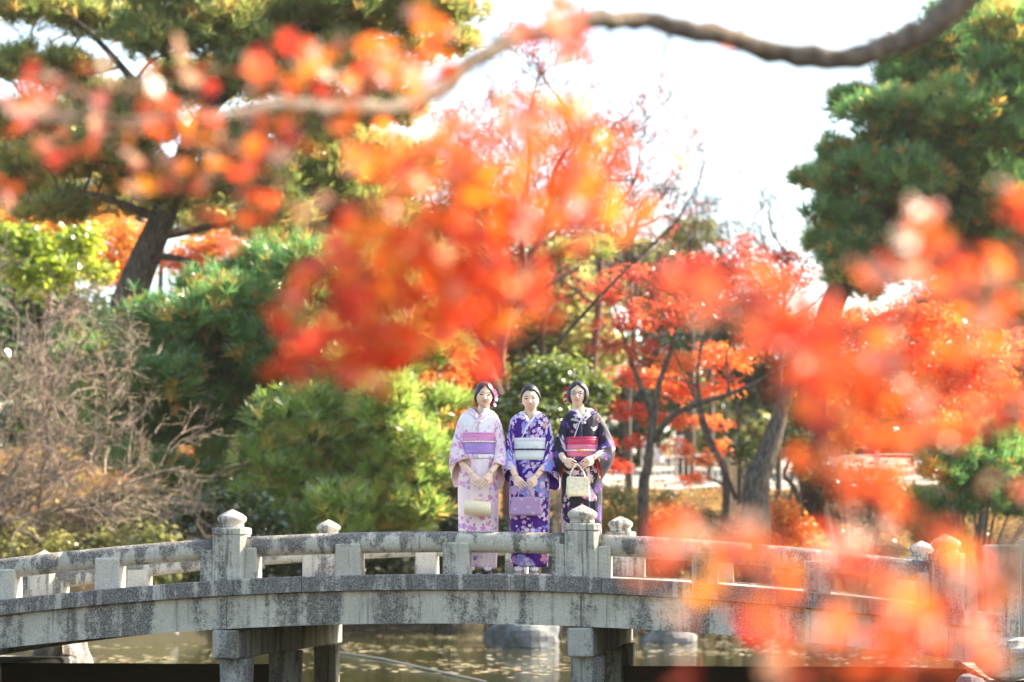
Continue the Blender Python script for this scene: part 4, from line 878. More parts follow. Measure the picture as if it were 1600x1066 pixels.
M['cord_dark'] = plain('dark_cord', (0.06, 0.03, 0.12), .6); M['cord_white'] = plain('white_cord', (0.80, 0.76, 0.74), .5); M['gold'] = plain('gold_bead', (0.75, 0.48, 0.12), .3, .5, metal=.5)
M['strap'] = plain('sandal_strap', (0.50, 0.12, 0.16), .6); M['sole'] = plain('sandal_sole', (0.62, 0.55, 0.52), .6); M['sole_dark'] = plain('dark_sandal_sole', (0.05, 0.045, 0.06), .5)
M['flower_pink'] = plain('flower_pink', (0.80, 0.20, 0.45), .7); M['flower_white'] = plain('flower_white', (0.82, 0.72, 0.76), .7); M['flower_red'] = plain('flower_red', (0.70, 0.04, 0.05), .7); M['wire'] = plain('spectacle_wire', (0.06, 0.05, 0.06), .3, .5, metal=.7)
n = N('lens'); g_ = n.new('ShaderNodeBsdfGlossy'); g_.inputs['Roughness'].default_value = .05; g_.inputs[0].default_value = (.75, .65, 1, 1); t_ = n.new('ShaderNodeBsdfTransparent'); mx = n.new('ShaderNodeMixShader'); mx.inputs[0].default_value = .07; n.lk(t_.outputs[0], mx.inputs[1]); n.lk(g_.outputs[0], mx.inputs[2]); M['lens'] = n.done(mx.outputs[0])

# ------------------------------------------------------------------ the three women
K = 20.0 / FPX
RINGS = [(0.035, .140, .106), (0.06, .143, .110), (0.30, .154, .122), (0.60, .160, .128), (0.80, .162, .132), (0.92, .152, .130), (1.00, .138, .126), (1.08, .128, .120), (1.16, .134, .121), (1.22, .146, .112), (1.27, .160, .098), (1.305, .156, .086), (1.33, .128, .074), (1.352, .092, .067), (1.375, .060, .060)]
def cloth_surf(phi, z, zs, off=0.0, fold=0.0):
    zz = [r[0] * zs for r in RINGS]; rx = np.interp(z, zz, [r[1] for r in RINGS]) + off; ry = np.interp(z, zz, [r[2] for r in RINGS]) + off
    s_, c_ = math.sin(phi), math.cos(phi); m = (abs(s_) ** 2.3 + abs(c_) ** 2.3) ** (-1 / 2.3)
    f = 1.0
    if fold and z < 0.95 * zs: k = (0.95 * zs - z) / (0.95 * zs); f += fold * k * (math.sin(phi * 7 + 1) + .6 * math.sin(phi * 13))
    return Vector((rx * s_ * m * f, 0.01 - ry * c_ * m * f, z))
def sheet(name, phis, zfun, zs, mat, parent, off=0.0, fold=0.0, nz=40, close=False, thick=0.0, taper=None):
    """cloth sheet on the body surface between zfun(phi) = (z0, z1)"""
    V = []; U = []; F = []; m = len(phis)
    for i in range(nz + 1):
        for ph in phis:
            z0, z1 = zfun(ph); z = z0 + (z1 - z0) * i / nz; V.append(cloth_surf(ph, z, zs, off, fold)); U.append((ph * 0.145 + 3, z))
    for i in range(nz):
        for j in range(m - 1 if not close else m): F.append((i * m + j, i * m + (j + 1) % m, (i + 1) * m + (j + 1) % m, (i + 1) * m + j))
    o = mk(name, V, F, mat, parent, True, uv=np.array(U))
    if close:   # repair the uv seam
        l = o.data.uv_layers[0].data
        for p_ in o.data.polygons:
            us = [l[k].uv[0] for k in p_.loop_indices]
            if max(us) - min(us) > .4:
                for k in p_.loop_indices:
                    if l[k].uv[0] < 3: l[k].uv[0] += 2 * math.pi * .145
    if thick: md = o.modifiers.new('thick', 'SOLIDIFY'); md.thickness = thick; md.offset = 1
    return o
def ribbon(name, path, width, zs, mat, parent, off=0.008, thick=0.006):
    """band lying on the clothed body; path of (phi, z)"""
    pts = []
    ph = np.interp(np.linspace(0, len(path) - 1, 45), range(len(path)), [p_[0] for p_ in path]); zz = np.interp(np.linspace(0, len(path) - 1, 45), range(len(path)), [p_[1] for p_ in path])
    ctr = [cloth_surf(a, b, zs, off) for a, b in zip(ph, zz)]; V = []; F = []; U = []
    L = 0
    for i, c in enumerate(ctr):
        t = (ctr[min(i + 1, 44)] - ctr[max(i - 1, 0)]).normalized(); e = 1e-3
        nn = (cloth_surf(ph[i] + e, zz[i], zs, off) - c).cross(cloth_surf(ph[i], zz[i] + e, zs, off) - c).normalized()
        if nn.dot(Vector((c.x, c.y - .01, 0))) < 0: nn = -nn
        wd = nn.cross(t).normalized()
        if i: L += (c - ctr[i - 1]).length
        for k in (-1, 0, 1): V.append(c + wd * width * .5 * k + nn * (.003 if k == 0 else 0)); U.append((L + 9, k * width * .5))
    for i in range(44):
        for k in (0, 1): F.append((i * 3 + k, i * 3 + k + 1, (i + 1) * 3 + k + 1, (i + 1) * 3 + k))
    o = mk(name, V, F, mat, parent, True, uv=np.array(U)); md = o.modifiers.new('thick', 'SOLIDIFY'); md.thickness = thick; md.offset = 0; return o
def sleeve(parent, outer, inner, th, mat, lining, side, drop=0.05):
    n_ = 20; st = []
    ts = np.linspace(0, len(outer) - 1, 19)
    O = np.array(outer, float); I = np.array(inner, float)
    def ip(A, t): return Vector([float(np.interp(t, range(len(A)), A[:, k])) for k in range(3)])
    def smooth(A, t): return (ip(A, max(0, t - .35)) + ip(A, t) * 2 + ip(A, min(len(A) - 1, t + .35))) / 4
    V = []; U = []; F = []; V2 = []
    for q, t in enumerate(ts):
        o_, i_ = smooth(O, t), smooth(I, t)
        if q == 18: o_, i_ = ip(O, t), ip(I, t)
        c = (o_ + i_) / 2; a = (o_ - i_) / 2; k = float(np.interp(t, range(len(th)), th))
        fwd = Vector((0, -1, 0)); b = (fwd - a * (fwd.dot(a) / max(a.length_squared, 1e-6))).normalized() * k
        e = max(0, (t - (len(outer) - 2))); b = b + Vector((0, 0, drop * e))
        for j in range(n_):
            w = 2 * math.pi * j / n_; cw, sw = math.cos(w), math.sin(w)
            ru = 0.012 * math.sin(j * 1.9 + q * .55) * min(1, q / 6)
            V.append(c + a * cw * abs(cw) ** -.15 if False else c + a * cw + b * (sw * (1 + ru * 8))); U.append((side * .3 + (j if j <= n_ // 2 else n_ - j) / (n_ / 2) * 2 * a.length + 6, t * .12 + (0 if j <= n_ // 2 else 3)))
            V2.append(c + a * cw * .965 + b * sw * .86)
    m = len(ts)
    for i in range(m - 1):
        for j in range(n_): F.append((i * n_ + j, i * n_ + (j + 1) % n_, (i + 1) * n_ + (j + 1) % n_, (i + 1) * n_ + j))
    F.append(tuple(range(n_)))
    so = mk('sleeve', V, F, mat, parent, True, uv=np.array(U)); recalc(so)
    F2 = [f for f in F[:-1] if min(f) >= (m - 7) * n_]
    # lining and the hem that joins it to the sleeve
    VV = V2[(m - 7) * n_:] + V[(m - 1) * n_:]; FF = [tuple(k - (m - 7) * n_ for k in f) for f in F2]; b0 = 6 * n_; b1 = 7 * n_
    FF += [(b0 + j, b0 + (j + 1) % n_, b1 + (j + 1) % n_, b1 + j) for j in range(n_)]
    mk('lining', VV, FF, lining, so, True)
def body_mesh(name, parent_loc, parts, voxel=0.0037):
    g = G()
    for V, F in parts: g.add(V, F)
    me = bpy.data.meshes.new('tmp'); me.from_pydata(g.V, [], g.F); me.update()
    bm = bmesh.new(); bm.from_mesh(me); bmesh.ops.recalc_face_normals(bm, faces=bm.faces); bm.to_mesh(me); bm.free()
    o = bpy.data.objects.new(name, me); COL.objects.link(o)
    rm = o.modifiers.new('r', 'REMESH'); rm.mode = 'VOXEL'; rm.voxel_size = voxel
    sm = o.modifiers.new('s', 'SMOOTH'); sm.factor = .5; sm.iterations = 2
    dg = bpy.context.evaluated_depsgraph_get(); me2 = bpy.data.meshes.new_from_object(o.evaluated_get(dg)); o.modifiers.clear(); o.data = me2; me2.name = name
    me2.materials.clear(); me2.materials.append(M['skin']); me2.polygons.foreach_set('use_smooth', np.ones(len(me2.polygons), dtype=bool))
    o.location = parent_loc; return o
def head_parts(hc, smile=0.0):
    V, F = ellipsoid((0, 0, 0), (1, 1, 1), 32, 22); W_ = []
    for v in V:
        x, y, z = v; lo = max(0, -z)
        X = x * 0.0715 * (1 - .30 * lo ** 1.7) ; Y = y * (0.090 if y > 0 else 0.088) * (1 - (.30 * lo ** 2 if y > 0 else .04 * lo)); Z = z * 0.102
        if y < 0:
            for ex in (-.030, .030):
                g2 = ((X - ex) / .015) ** 2 + ((Z - .004) / .011) ** 2; Y += .0065 * math.exp(-g2)
                Y -= .004 * math.exp(-(((X - ex * 1.25) / .018) ** 2 + ((Z + .03) / .018) ** 2))
            Y -= .003 * math.exp(-((X / .03) ** 2 + ((Z + .055) / .012) ** 2)); Y -= .006 * math.exp(-((X / .022) ** 2 + ((Z + .088) / .014) ** 2))
        W_.append(Vector(hc) + Vector((X, Y, Z)))
    out = [(W_, F)]
    out.append(tube([Vector(hc) + Vector(p_) for p_ in ((0, -.078, .012), (0, -.088, -.010), (0, -.096, -.027), (0, -.088, -.034))], [.005, .0075, .0105, .007], 8))
    for sx in (-1, 1):
        out.append(ellipsoid(Vector(hc) + Vector((sx * .0715, .012, -.008)), (.008, .016, .027), 10, 8))
        out.append(ellipsoid(Vector(hc) + Vector((sx * .009, -.086, -.029)), (.006, .006, .005), 8, 6))
    return out
def face(person, hc, smile, brow_tilt=0.0):
    h = Vector(hc)
    def fy(x, z): return -.088 * math.sqrt(max(0, 1 - (x / .0715) ** 2 - (z / .102) ** 2))
    for sx in (-1, 1):
        x = sx * .030; e = mk('eye', *ellipsoid(h + Vector((x, fy(x, .004) + .0025, .004)), (.0145, .0060, .0058 if smile < .8 else .0048), 12, 8), M['eye'], person, True)
        pts = [h + Vector((sx * xx, fy(xx, zz) - .0005, zz)) for xx, zz in ((.014, .021), (.024, .0245), (.036, .0245), (.045, .020))]
        mk('eyebrow', *tube(curve(pts, 9), [.0012, .0022, .0024, .0024, .0022, .002, .0018, .0015, .0012, .001][:len(curve(pts, 9))], 6), M['brow'], person, True)
    w = .022 + .005 * smile; zc = -.050
    pts = [h + Vector((xx, fy(xx, zc) - .0015, zc + (abs(xx) / w) ** 2 * .007 * smile - (.002 if xx == 0 else 0))) for xx in np.linspace(-w, w, 7)]
    lp = mk('lips', *tube(pts, [.0012, .0036, .0048, .0050, .0048, .0036, .0012], 8), M['lips'], person, True)
    if smile > .8:
        pts = [p_ + Vector((0, -.0042, .0003)) for p_ in pts[1:6]]; mk('teeth', *tube(pts, [.001, .0022, .0026, .0022, .001], 6), M['teeth'], lp, True)
def hair_cap(person, hc, kind):
    h = Vector(hc); nu, nv = 56, 40; V, F = ellipsoid((0, 0, 0), (1, 1, 1), nu, nv); out = []
    for v in V:
        x, y, z = v; az = math.degrees(math.atan2(x, -y)); el = math.degrees(math.asin(max(-1, min(1, z))))
        rx, ry, rz = .085, .101, .118; ax = abs(az)
        if kind == 'updo':      # swept back, side parting on the viewer's left
            a2 = az + 22; line = 38 - (a2 * .12 if a2 > 0 else -a2 * .25) - max(0, ax - 42) * .85; low = -14
            rz = .122
        elif kind == 'bob':
            line = 47 - ax * .62 - max(0, ax - 60) * 1.2; low = -64; rx, ry = .092, .104
        else:
            line = 46 - ax * .85; low = -34
        lim = (54 if kind != 'bob' else 52) if el < 12 else 180
        infront = ax < 78 and el < line
        if kind == 'bob': infront = (ax < 50 and el < line) or (ax < 46 and el < 20)
        k = 1.0
        if infront: k = .74
        elif el < low and ax > 60: k = .72 if kind != 'bob' else .80
        wav = 1 + .012 * math.sin(az * .55 + el * .1) + .008 * math.sin(az * 1.3)
        zz = z * rz * (k if not (kind == 'bob' and el < 0) else 1)
        lo = max(0, -z); 
        if kind == 'bob' and lo > 0 and not infront: rx *= 1 + .04 * lo; zz = z * .108
        if kind == 'bob' and el < -40: out.append(h + Vector((x * .075, .035 + max(0, y) * .06, -.070))); continue
        out.append(h + Vector((x * rx * k * wav, .006 + y * ry * k * wav, zz * (wav if k == 1 else 1) + .004)))
    o = mk('hair', out, F, M['hair'], person, True); g = G(); sr = random.Random(len(kind) * 7)
    for k in range(46):
        az = sr.uniform(-math.pi, math.pi); el = sr.uniform(-.1, 1.4); d_ = Vector((math.cos(el) * math.sin(az), -math.cos(el) * math.cos(az), math.sin(el)))
        if d_.y < -.55 and el < .9: continue
        a = h + Vector((d_.x * .08, .006 + d_.y * .098, d_.z * .113 + .004)); t_ = Vector((sr.uniform(-1, 1), sr.uniform(-.3, 1), sr.uniform(-.6, .6))).normalized()
        g.add(*tube([a - t_ * .01, a + d_ * .004 + t_ * .01, a + d_ * sr.uniform(.003, .008) + t_ * .022], [.0008, .0007, .0004], 4))
    tag(g.mk('strands', M['hair'], o), kind='stuff'); return o
def blossom(parent, c, r, mat, name='hair_ornament', nrm=(0, -1, .2), np_=6):
    nn = Vector(nrm).normalized(); q = nn.to_track_quat('Z', 'Y').to_matrix(); g = G()
    for ring, (rr, hh, m_) in enumerate(((1, .15, np_), (.6, .4, np_))):
        for k in range(m_):
            w = 2 * math.pi * (k + ring * .5) / m_; d_ = Vector((math.cos(w), math.sin(w), 0)); s_ = Vector((-math.sin(w), math.cos(w), 0))
            pts = [Vector((0, 0, 0)), d_ * .55 * rr + s_ * .32 * rr + Vector((0, 0, hh * .7)), d_ * rr + Vector((0, 0, hh)), d_ * .55 * rr - s_ * .32 * rr + Vector((0, 0, hh * .7)), Vector((0, 0, -.08)) + d_ * .1]
            g.add([Vector(c) + q @ (p_ * r) for p_ in pts], [(0, 1, 2), (0, 2, 3), (4, 2, 1), (4, 3, 2)])
    g.add(*ellipsoid(Vector(c) + q @ Vector((0, 0, .3 * r)), (r * .18,) * 3, 8, 6)); return g.mk(name, mat, parent)
def arm_parts(sh, el, wr):
    sh, el, wr = Vector(sh), Vector(el), Vector(wr)
    return [tube([sh, sh.lerp(el, .5), el, el.lerp(wr, .35), wr], [.034, .036, .034, .031, .0225], 12), ellipsoid(el, (.036,) * 3, 10, 8)]
def hand_parts(wr, knk, tip, side, grip=0.6):
    """palm from wrist to knuckles, four jointed fingers towards tip, thumb from the palm's side"""
    wr, knk, tip = Vector(wr), Vector(knk), Vector(tip); d_ = (knk - wr).normalized(); f_ = (tip - knk).normalized()
    nrm = Vector((0, -1, 0)); nrm = (nrm - d_ * nrm.dot(d_)).normalized(); lat = d_.cross(nrm).normalized()
    out = [tube([wr - d_ * .02, wr, wr.lerp(knk, .5), knk, knk + d_ * .008], [.022, .022, .029, .032, .026], 12, flat=(nrm, .50))]
    L = (tip - knk).length
    for i, (o_, l_) in enumerate(((-.0285, .88), (-.0095, 1.0), (.0095, .96), (.0280, .76))):
        a = knk + lat * o_ - d_ * .004; b = a + f_ * L * l_ * .42 + nrm * .004; c = a + f_ * L * l_ * .75 - nrm * .006 * grip; e = a + f_ * L * l_ - nrm * .020 * grip
        out.append(tube([a, b, c, e], [.0074, .0068, .0062, .0048], 8)); out.append(ellipsoid(e, (.0058,) * 3, 8, 6))
    ts = lat * (.034 * side); a = wr.lerp(knk, .35) + ts * .8; b = a + ts * .45 + d_ * .03 - nrm * .004; c = b + d_ * .028 - ts * .18
    out.append(tube([a, b, c], [.0115, .0098, .0066], 8)); out.append(ellipsoid(c, (.0066,) * 3, 8, 6))
    return out
def sandal(person, x, y, rot, solemat, strapmat):
    """white split-toe sock (part) and thonged sandal (part)"""
    Rz = Matrix.Rotation(rot, 3, 'Z')
    def T(p_): return Rz @ Vector(p_) + Vector((x, y, 0))
    g = G(); n_ = 18
    outl = [(.040 * math.sin(2 * math.pi * k / n_) * (1.08 if math.cos(2 * math.pi * k / n_) > 0 else .92), -.035 - .125 * math.cos(2 * math.pi * k / n_)) for k in range(n_)]
    V = [T((a, b, 0)) for a, b in outl] + [T((a, b, .030 if b > 0 else .024)) for a, b in outl]
    F = [(k, (k + 1) % n_, n_ + (k + 1) % n_, n_ + k) for k in range(n_)] + [tuple(range(n_))[::-1], tuple(range(n_, 2 * n_))]
    so = mk('sandal', V, F, solemat, person)
    pts = [T((-.034, -.02, .03)), T((-.022, -.085, .072)), T((.004, -.125, .058)), T((.026, -.085, .072)), T((.036, -.02, .03))]
    mk('strap', *tube(curve(pts, 12), [.006] * len(curve(pts, 12)), 6), strapmat, so, True)
    g = G(); g.add(*tube([T((0, .045, .055)), T((0, .0, .066)), T((0, -.06, .058)), T((.002, -.11, .048)), T((.002, -.142, .038))], [.026, .035, .037, .034, .016], 12, flat=(Vector((0, 0, 1)), .68)))
    g.add(*tube([T((0, .02, .04)), T((0, .02, .10)), T((0, .02, .17))], [.032, .034, .038], 12)); g.add(*ellipsoid(T((-.012, -.138, .042)), (.014, .02, .013), 8, 6)); g.mk('sock', M['white_cotton'], person, True)
def woman(px, depth, label, cfg):
    k, zs = cfg['k'], cfg['zs']; km = M['k_' + k]
    base = P(px, 897, depth); s_loc = (base.x - BO.x) * ca + (depth - BO.y) * sa; loc = (base.x, depth, zd(s_loc) + cfg.get('dz', -0.006))
    hx, hz_ = cfg['head']; hc = (hx, -.012, hz_)
    HM = Matrix.Translation(hc) @ Matrix.Rotation(R(cfg['pose'][0]), 4, 'Y') @ Matrix.Rotation(R(cfg['pose'][1]), 4, 'Z') @ Matrix.Rotation(R(cfg['pose'][2]), 4, 'X') @ Matrix.Translation(-Vector(hc))
    parts = [([HM @ Vector(v) for v in V], F) for V, F in head_parts(hc)]
    parts.append(tube([(hx * .4, .02, 1.26 * zs), (hx * .6, .012, 1.33 * zs), (hx, .008, hz_ - .07), (hx, .005, hz_ - .02)], [.065, .049, .046, .046], 14))
    parts.append(tube([(0, .01, .86), (0, .01, 1.0), (0, .01, 1.14 * zs), (0, .012, 1.24 * zs), (0, .015, 1.30 * zs)], [.10, .088, .095, .098, .05], 14, flat=(Vector((0, 1, 0)), .72)))
    parts.append(tube([(-.10, .012, 1.235 * zs), (0, .012, 1.265 * zs), (.10, .012, 1.235 * zs)], [.036, .055, .036], 10))
    for sx, fx in zip((-1, 1), cfg['feet']): parts.append(tube([(sx * .065, .01, .88), (fx * .7, .0, .5), (fx, .02, .12), (fx, .02, .06)], [.085, .055, .032, .03], 10))
    for side, (el, wr, knk, tip) in zip((-1, 1), cfg['arms']):
        parts += arm_parts((side * .115, .0, 1.22 * zs), el, wr); parts += hand_parts(wr, knk, tip, -side * cfg.get('thumb', 1))
    w_ = body_mesh('person', loc, parts); tag(w_, label, 'person')
    face(w_, hc, cfg['smile']); hr = hair_cap(w_, hc, cfg['hair'])
    # kimono: skirt and bodice, overlapping front panel, collars
    zv = cfg['v']; top = 1.366 * zs
    fr_a, fr_z = [0, .12, .24, .45, .9, 1.4, 3.15], [0, .24, .49, .76, .91, .96, 1.04]
    def nz_(a): return zv + (top - .004 - zv) * float(np.interp(abs(a), fr_a, fr_z))
    def neck(ph): return (cfg['hem'], nz_(math.atan2(math.sin(ph), math.cos(ph))) - .004)
    ph = [2 * math.pi * j / 64 for j in range(64)]
    kb = sheet('kimono', ph, neck, zs, km, w_, 0, .010, 64, True, .005)
    a0, a1 = cfg['flap']
    sheet('front_panel', list(np.linspace(a0, a1, 24)), lambda p_: (cfg['hem'] + .004, cfg['obi'][0] - .01), zs, km, kb, .009, .010, 40, False, .004)
    # collars: inner collar and outer band, wearer's left over right
    for s_, nm in ((1, 'collar'), (-1, 'collar')):   # s_=1: from viewer's left shoulder crossing to the viewer's right
        pth = [(s_ * -a, nz_(a)) for a in (3.1, 2.3, 1.4, .9, .62, .45, .34, .24, .12)] + [(0, zv), (s_ * .12, zv - .022), (s_ * .25, (zv + cfg['obi'][1]) / 2), (s_ * .50, cfg['obi'][1] - .01)]
        inner = [(a, b + .006) for a, b in pth[:10]]
        ribbon('inner_collar', inner, .024, zs, cfg['eri'], kb, .003 + (.002 if s_ < 0 else 0), .004)
        ribbon(nm, [(a, b - .017) for a, b in (pth if s_ < 0 else pth[:11])], .034, zs, km, kb, .005 + (.004 if s_ < 0 else 0), .004)
        if s_ < 0 and cfg.get('edge'): ribbon('collar_edge', [(a, b + .002) for a, b in pth], .009, zs, M['white_cotton'], kb, .010, .004)
    # obi
    z0, z1 = cfg['obi']; full = [2 * math.pi * j / 48 for j in range(48)]
    zm = cfg.get('obisplit', z1 - .05)
    ob = sheet('obi', full, lambda p_: (z0, zm), zs, cfg['obim'][0], w_, .013, 0, 5, True, .008)
    sheet('obi_upper', full, lambda p_: (zm + .001, z1 - .012), zs, cfg['obim'][1], ob, .0145, 0, 4, True, .008)
    sheet('obi_sash', full, lambda p_: (z1 - .013, z1 + .006), zs, cfg['obim'][2], ob, .012, 0, 2, True, .008)
    sheet('waist_fold', full, lambda p_: (z0 - .036, z0 + .004), zs, km, kb, .014, 0, 3, True, .006)
    cz = cfg['cordz']; cp = [cloth_surf(a, cz, zs, .026) for a in full]; cp.append(cp[0])
    cd = mk('obi_cord', *tube(cp, [.0065] * 49, 6, False), cfg['cord'][0], ob, True)
    for dx in cfg['beads']: mk('cord_knot', *ellipsoid(cloth_surf(dx / .13, cz, zs, .030), (.011, .009, .0085), 10, 8), cfg['cord'][1], cd, True)
    # bow of the obi at the back
    g = G(); g.add(*cbox(-.13, .13, .125, .20, z0 + .01, z1 + .05, .02)); bo = g.mk('obi_bow', cfg['obim'][0], ob); md = bo.modifiers.new('b', 'BEVEL'); md.width = .02; md.segments = 2
    for side, (o_, i_, th) in zip((-1, 1), cfg['sleeves']): sleeve(kb, o_, i_, th, km, cfg['lining'], side, cfg.get('drop', .05))
    for fx, rt_ in zip(cfg['feet'], (-.08, .08)): sandal(w_, fx, 0.0, rt_, cfg['shoe'], M['strap'])
    w_['hm'] = [x for r in HM for x in r]
    return w_, hr, Vector(loc), hc
PD = 19.98
S_TH = [.062, .068, .064, .060, .056, .052]
# woman in pink
w1, h1, L1, hc1 = woman(748, PD, 'woman in a pale pink flowered kimono holding a round gold bag, pink flower in hair', dict(k='pink', zs=1.0, head=(.045, 1.474), smile=.6, pose=(3.5, 5, 0), hair='bun', v=1.285, hem=.05, obi=(.985, 1.160), obisplit=1.088, flap=(-1.5, .55),
    arms=[((-.205, -.01, 1.00), (-.052, -.205, .815), (-.010, -.235, .765), (.030, -.245, .712)), ((.205, -.01, 1.00), (.098, -.200, .825), (.062, -.235, .770), (.020, -.252, .716))],
    feet=(-.055, .062), eri=M['pink_collar'], obim=(M['obi_violet'], M['obi_pink'], M['obi_pink']), cordz=1.088, cord=(M['cord_white'], M['cord_white']), beads=(-.02, 0, .02), lining=M['peach'], shoe=M['sole_dark'], drop=.13,
    sleeves=[([(-.090, .01, 1.340), (-.168, .01, 1.300), (-.200, .01, 1.17), (-.232, .0, 1.02), (-.240, -.01, .89), (-.222, -.02, .765)], [(-.095, .01, 1.13), (-.112, -.01, 1.06), (-.112, -.06, 1.00), (-.096, -.11, .97), (-.075, -.15, .95), (-.062, -.175, .935)], S_TH),
             ([(.090, .01, 1.340), (.175, .01, 1.290), (.205, .01, 1.16), (.228, .0, 1.02), (.232, -.01, .88), (.205, -.03, .745)], [(.095, .01, 1.13), (.115, -.01, 1.06), (.122, -.06, .99), (.124, -.11, .94), (.120, -.15, .91), (.112, -.175, .893)], S_TH)]))
g = G(); g.add(*ellipsoid(Vector(hc1) + Vector((.058, .055, -.060)), (.034, .034, .040), 16, 12)); g.add(*ellipsoid(Vector(hc1) + Vector((.02, .085, -.045)), (.05, .035, .05), 14, 10)); g.mk('bun', M['hair'], h1, True)
for c_, r_, m_ in (((.088, -.01, .010), .034, 'flower_pink'), ((.096, .012, -.016), .028, 'flower_white'), ((.080, .0, .042), .024, 'flower_pink'), ((.092, .012, -.070), .020, 'flower_white'), ((.082, .005, -.050), .017, 'flower_pink')):
    blossom(h1, Vector(hc1) + Vector(c_), r_, M[m_], nrm=(.6, -.8, .1))
# woman in purple
w2, h2, L2, hc2 = woman(828, PD, 'smiling woman in a purple flowered kimono with white obi holding a mauve bag', dict(k='purple', zs=.985, head=(.006, 1.452), smile=1.0, pose=(-4, -4, 2), hair='updo', v=1.245, hem=.068, obi=(.945, 1.122), obisplit=1.10, flap=(-1.5, .75), edge=True,
    arms=[((-.19, -.01, .985), (-.118, -.205, .805), (-.085, -.235, .762), (-.045, -.248, .706)), ((.19, -.01, .985), (.050, -.205, .805), (.010, -.235, .760), (-.028, -.250, .706))],
    feet=(-.088, .026), eri=M['white_cotton'], obim=(M['obi_white'], M['obi_white'], M['flower_white']), cordz=1.032, cord=(M['cord_dark'], M['cord_dark']), beads=(-.012, .012), lining=M['k_purple'], shoe=M['sole'], drop=.07,
    sleeves=[([(-.090, .01, 1.320), (-.160, .01, 1.275), (-.188, .01, 1.16), (-.202, .0, 1.03), (-.205, -.01, .90), (-.198, -.03, .782)], [(-.095, .01, 1.11), (-.110, -.01, 1.04), (-.112, -.06, .97), (-.112, -.11, .90), (-.112, -.15, .86), (-.112, -.18, .835)], S_TH),
             ([(.090, .01, 1.320), (.165, .01, 1.275), (.195, .01, 1.16), (.215, .0, 1.02), (.232, -.01, .86), (.240, -.02, .722)], [(.095, .01, 1.11), (.108, -.01, 1.03), (.100, -.06, .96), (.086, -.11, .90), (.068, -.15, .86), (.055, -.18, .835)], S_TH)]))
# woman in black
w3, h3, L3, hc3 = woman(910, PD, 'woman with glasses in a black flowered kimono with red obi holding a cream bag', dict(k='black', zs=1.012, head=(-.034, 1.497), smile=-.15, pose=(1.5, -6, -4), hair='bob', v=1.292, hem=.05, obi=(.985, 1.142), obisplit=1.085, flap=(-1.5, .35), edge=True,
    arms=[((-.20, -.02, 1.04), (-.148, -.215, .948), (-.112, -.245, .936), (-.062, -.262, .905)), ((.235, -.02, 1.06), (.085, -.215, .972), (.040, -.245, .945), (-.014, -.262, .902))],
    feet=(-.06, .06), eri=M['white_cotton'], obim=(M['obi_rose'], M['obi_red'], M['obi_red']), cordz=1.035, cord=(M['cord_white'], M['gold']), beads=(-.03, -.012, .008, .026), lining=M['red_lining'], shoe=M['sole'], drop=.05,
    sleeves=[([(-.090, .01, 1.356), (-.172, .01, 1.300), (-.205, .01, 1.17), (-.222, -.01, 1.05), (-.218, -.04, .92), (-.178, -.07, .81)], [(-.095, .01, 1.14), (-.115, -.02, 1.08), (-.130, -.07, 1.04), (-.138, -.11, 1.01), (-.145, -.15, .988), (-.148, -.185, .974)], S_TH),
             ([(.090, .01, 1.356), (.182, .01, 1.292), (.238, .0, 1.165), (.272, -.02, 1.06), (.250, -.06, .93), (.165, -.11, .80)], [(.095, .01, 1.14), (.118, -.02, 1.09), (.126, -.07, 1.06), (.118, -.11, 1.04), (.108, -.15, 1.025), (.098, -.185, 1.008)], S_TH)]))
for c_, r_, m_ in (((-.094, -.02, .046), .026, 'flower_red'), ((-.100, -.005, .016), .024, 'flower_white'), ((-.102, -.01, -.010), .024, 'flower_red'), ((-.104, .0, -.034), .020, 'flower_white'), ((-.100, -.005, -.054), .018, 'flower_red')):
    blossom(h3, Vector(hc3) + Vector(c_), r_, M[m_], nrm=(-.5, -.9, .1))
gl = mk('glasses', *tube([Vector(hc3) + Vector((x_, -.094, .006 + z_)) for x_, z_ in ((-.011, .002), (0, .005), (.011, .002))], [.0016] * 3, 5), M['wire'], w3)
for sx in (-1, 1):
    ring = [Vector(hc3) + Vector((sx * .031 + .021 * math.cos(2 * math.pi * k / 18), -.094 + .012 * abs(math.cos(2 * math.pi * k / 18) * sx * .5 + .5) * 0, .002 + .0175 * math.sin(2 * math.pi * k / 18))) for k in range(19)]
    mk('rim', *tube(ring, [.0015] * 19, 5, False), M['wire'], gl, True)
    mk('lens', [Vector(hc3) + Vector((sx * .031, -.0955, .002))] + [p_ + Vector((0, .0003, 0)) for p_ in ring[:18]], [(0, 1 + k, 1 + (k + 1) % 18) for k in range(18)], M['lens'], gl, True)
    mk('temple', *tube([Vector(hc3) + Vector((sx * .052, -.094, .006)), Vector(hc3) + Vector((sx * .076, -.06, .006)), Vector(hc3) + Vector((sx * .080, .01, .002))], [.0014] * 3, 5), M['wire'], gl)

def settle(o, m):
    o.data.transform(m)
    for c_ in o.children: settle(c_, m)
for w_ in (w1, w2, w3):
    q = list(w_['hm']); m = Matrix([q[0:4], q[4:8], q[8:12], q[12:16]]); del w_['hm']
    for c_ in list(w_.children):
        if c_.name.split('.')[0] in ('eye', 'eyebrow', 'lips', 'hair', 'glasses'): settle(c_, m)
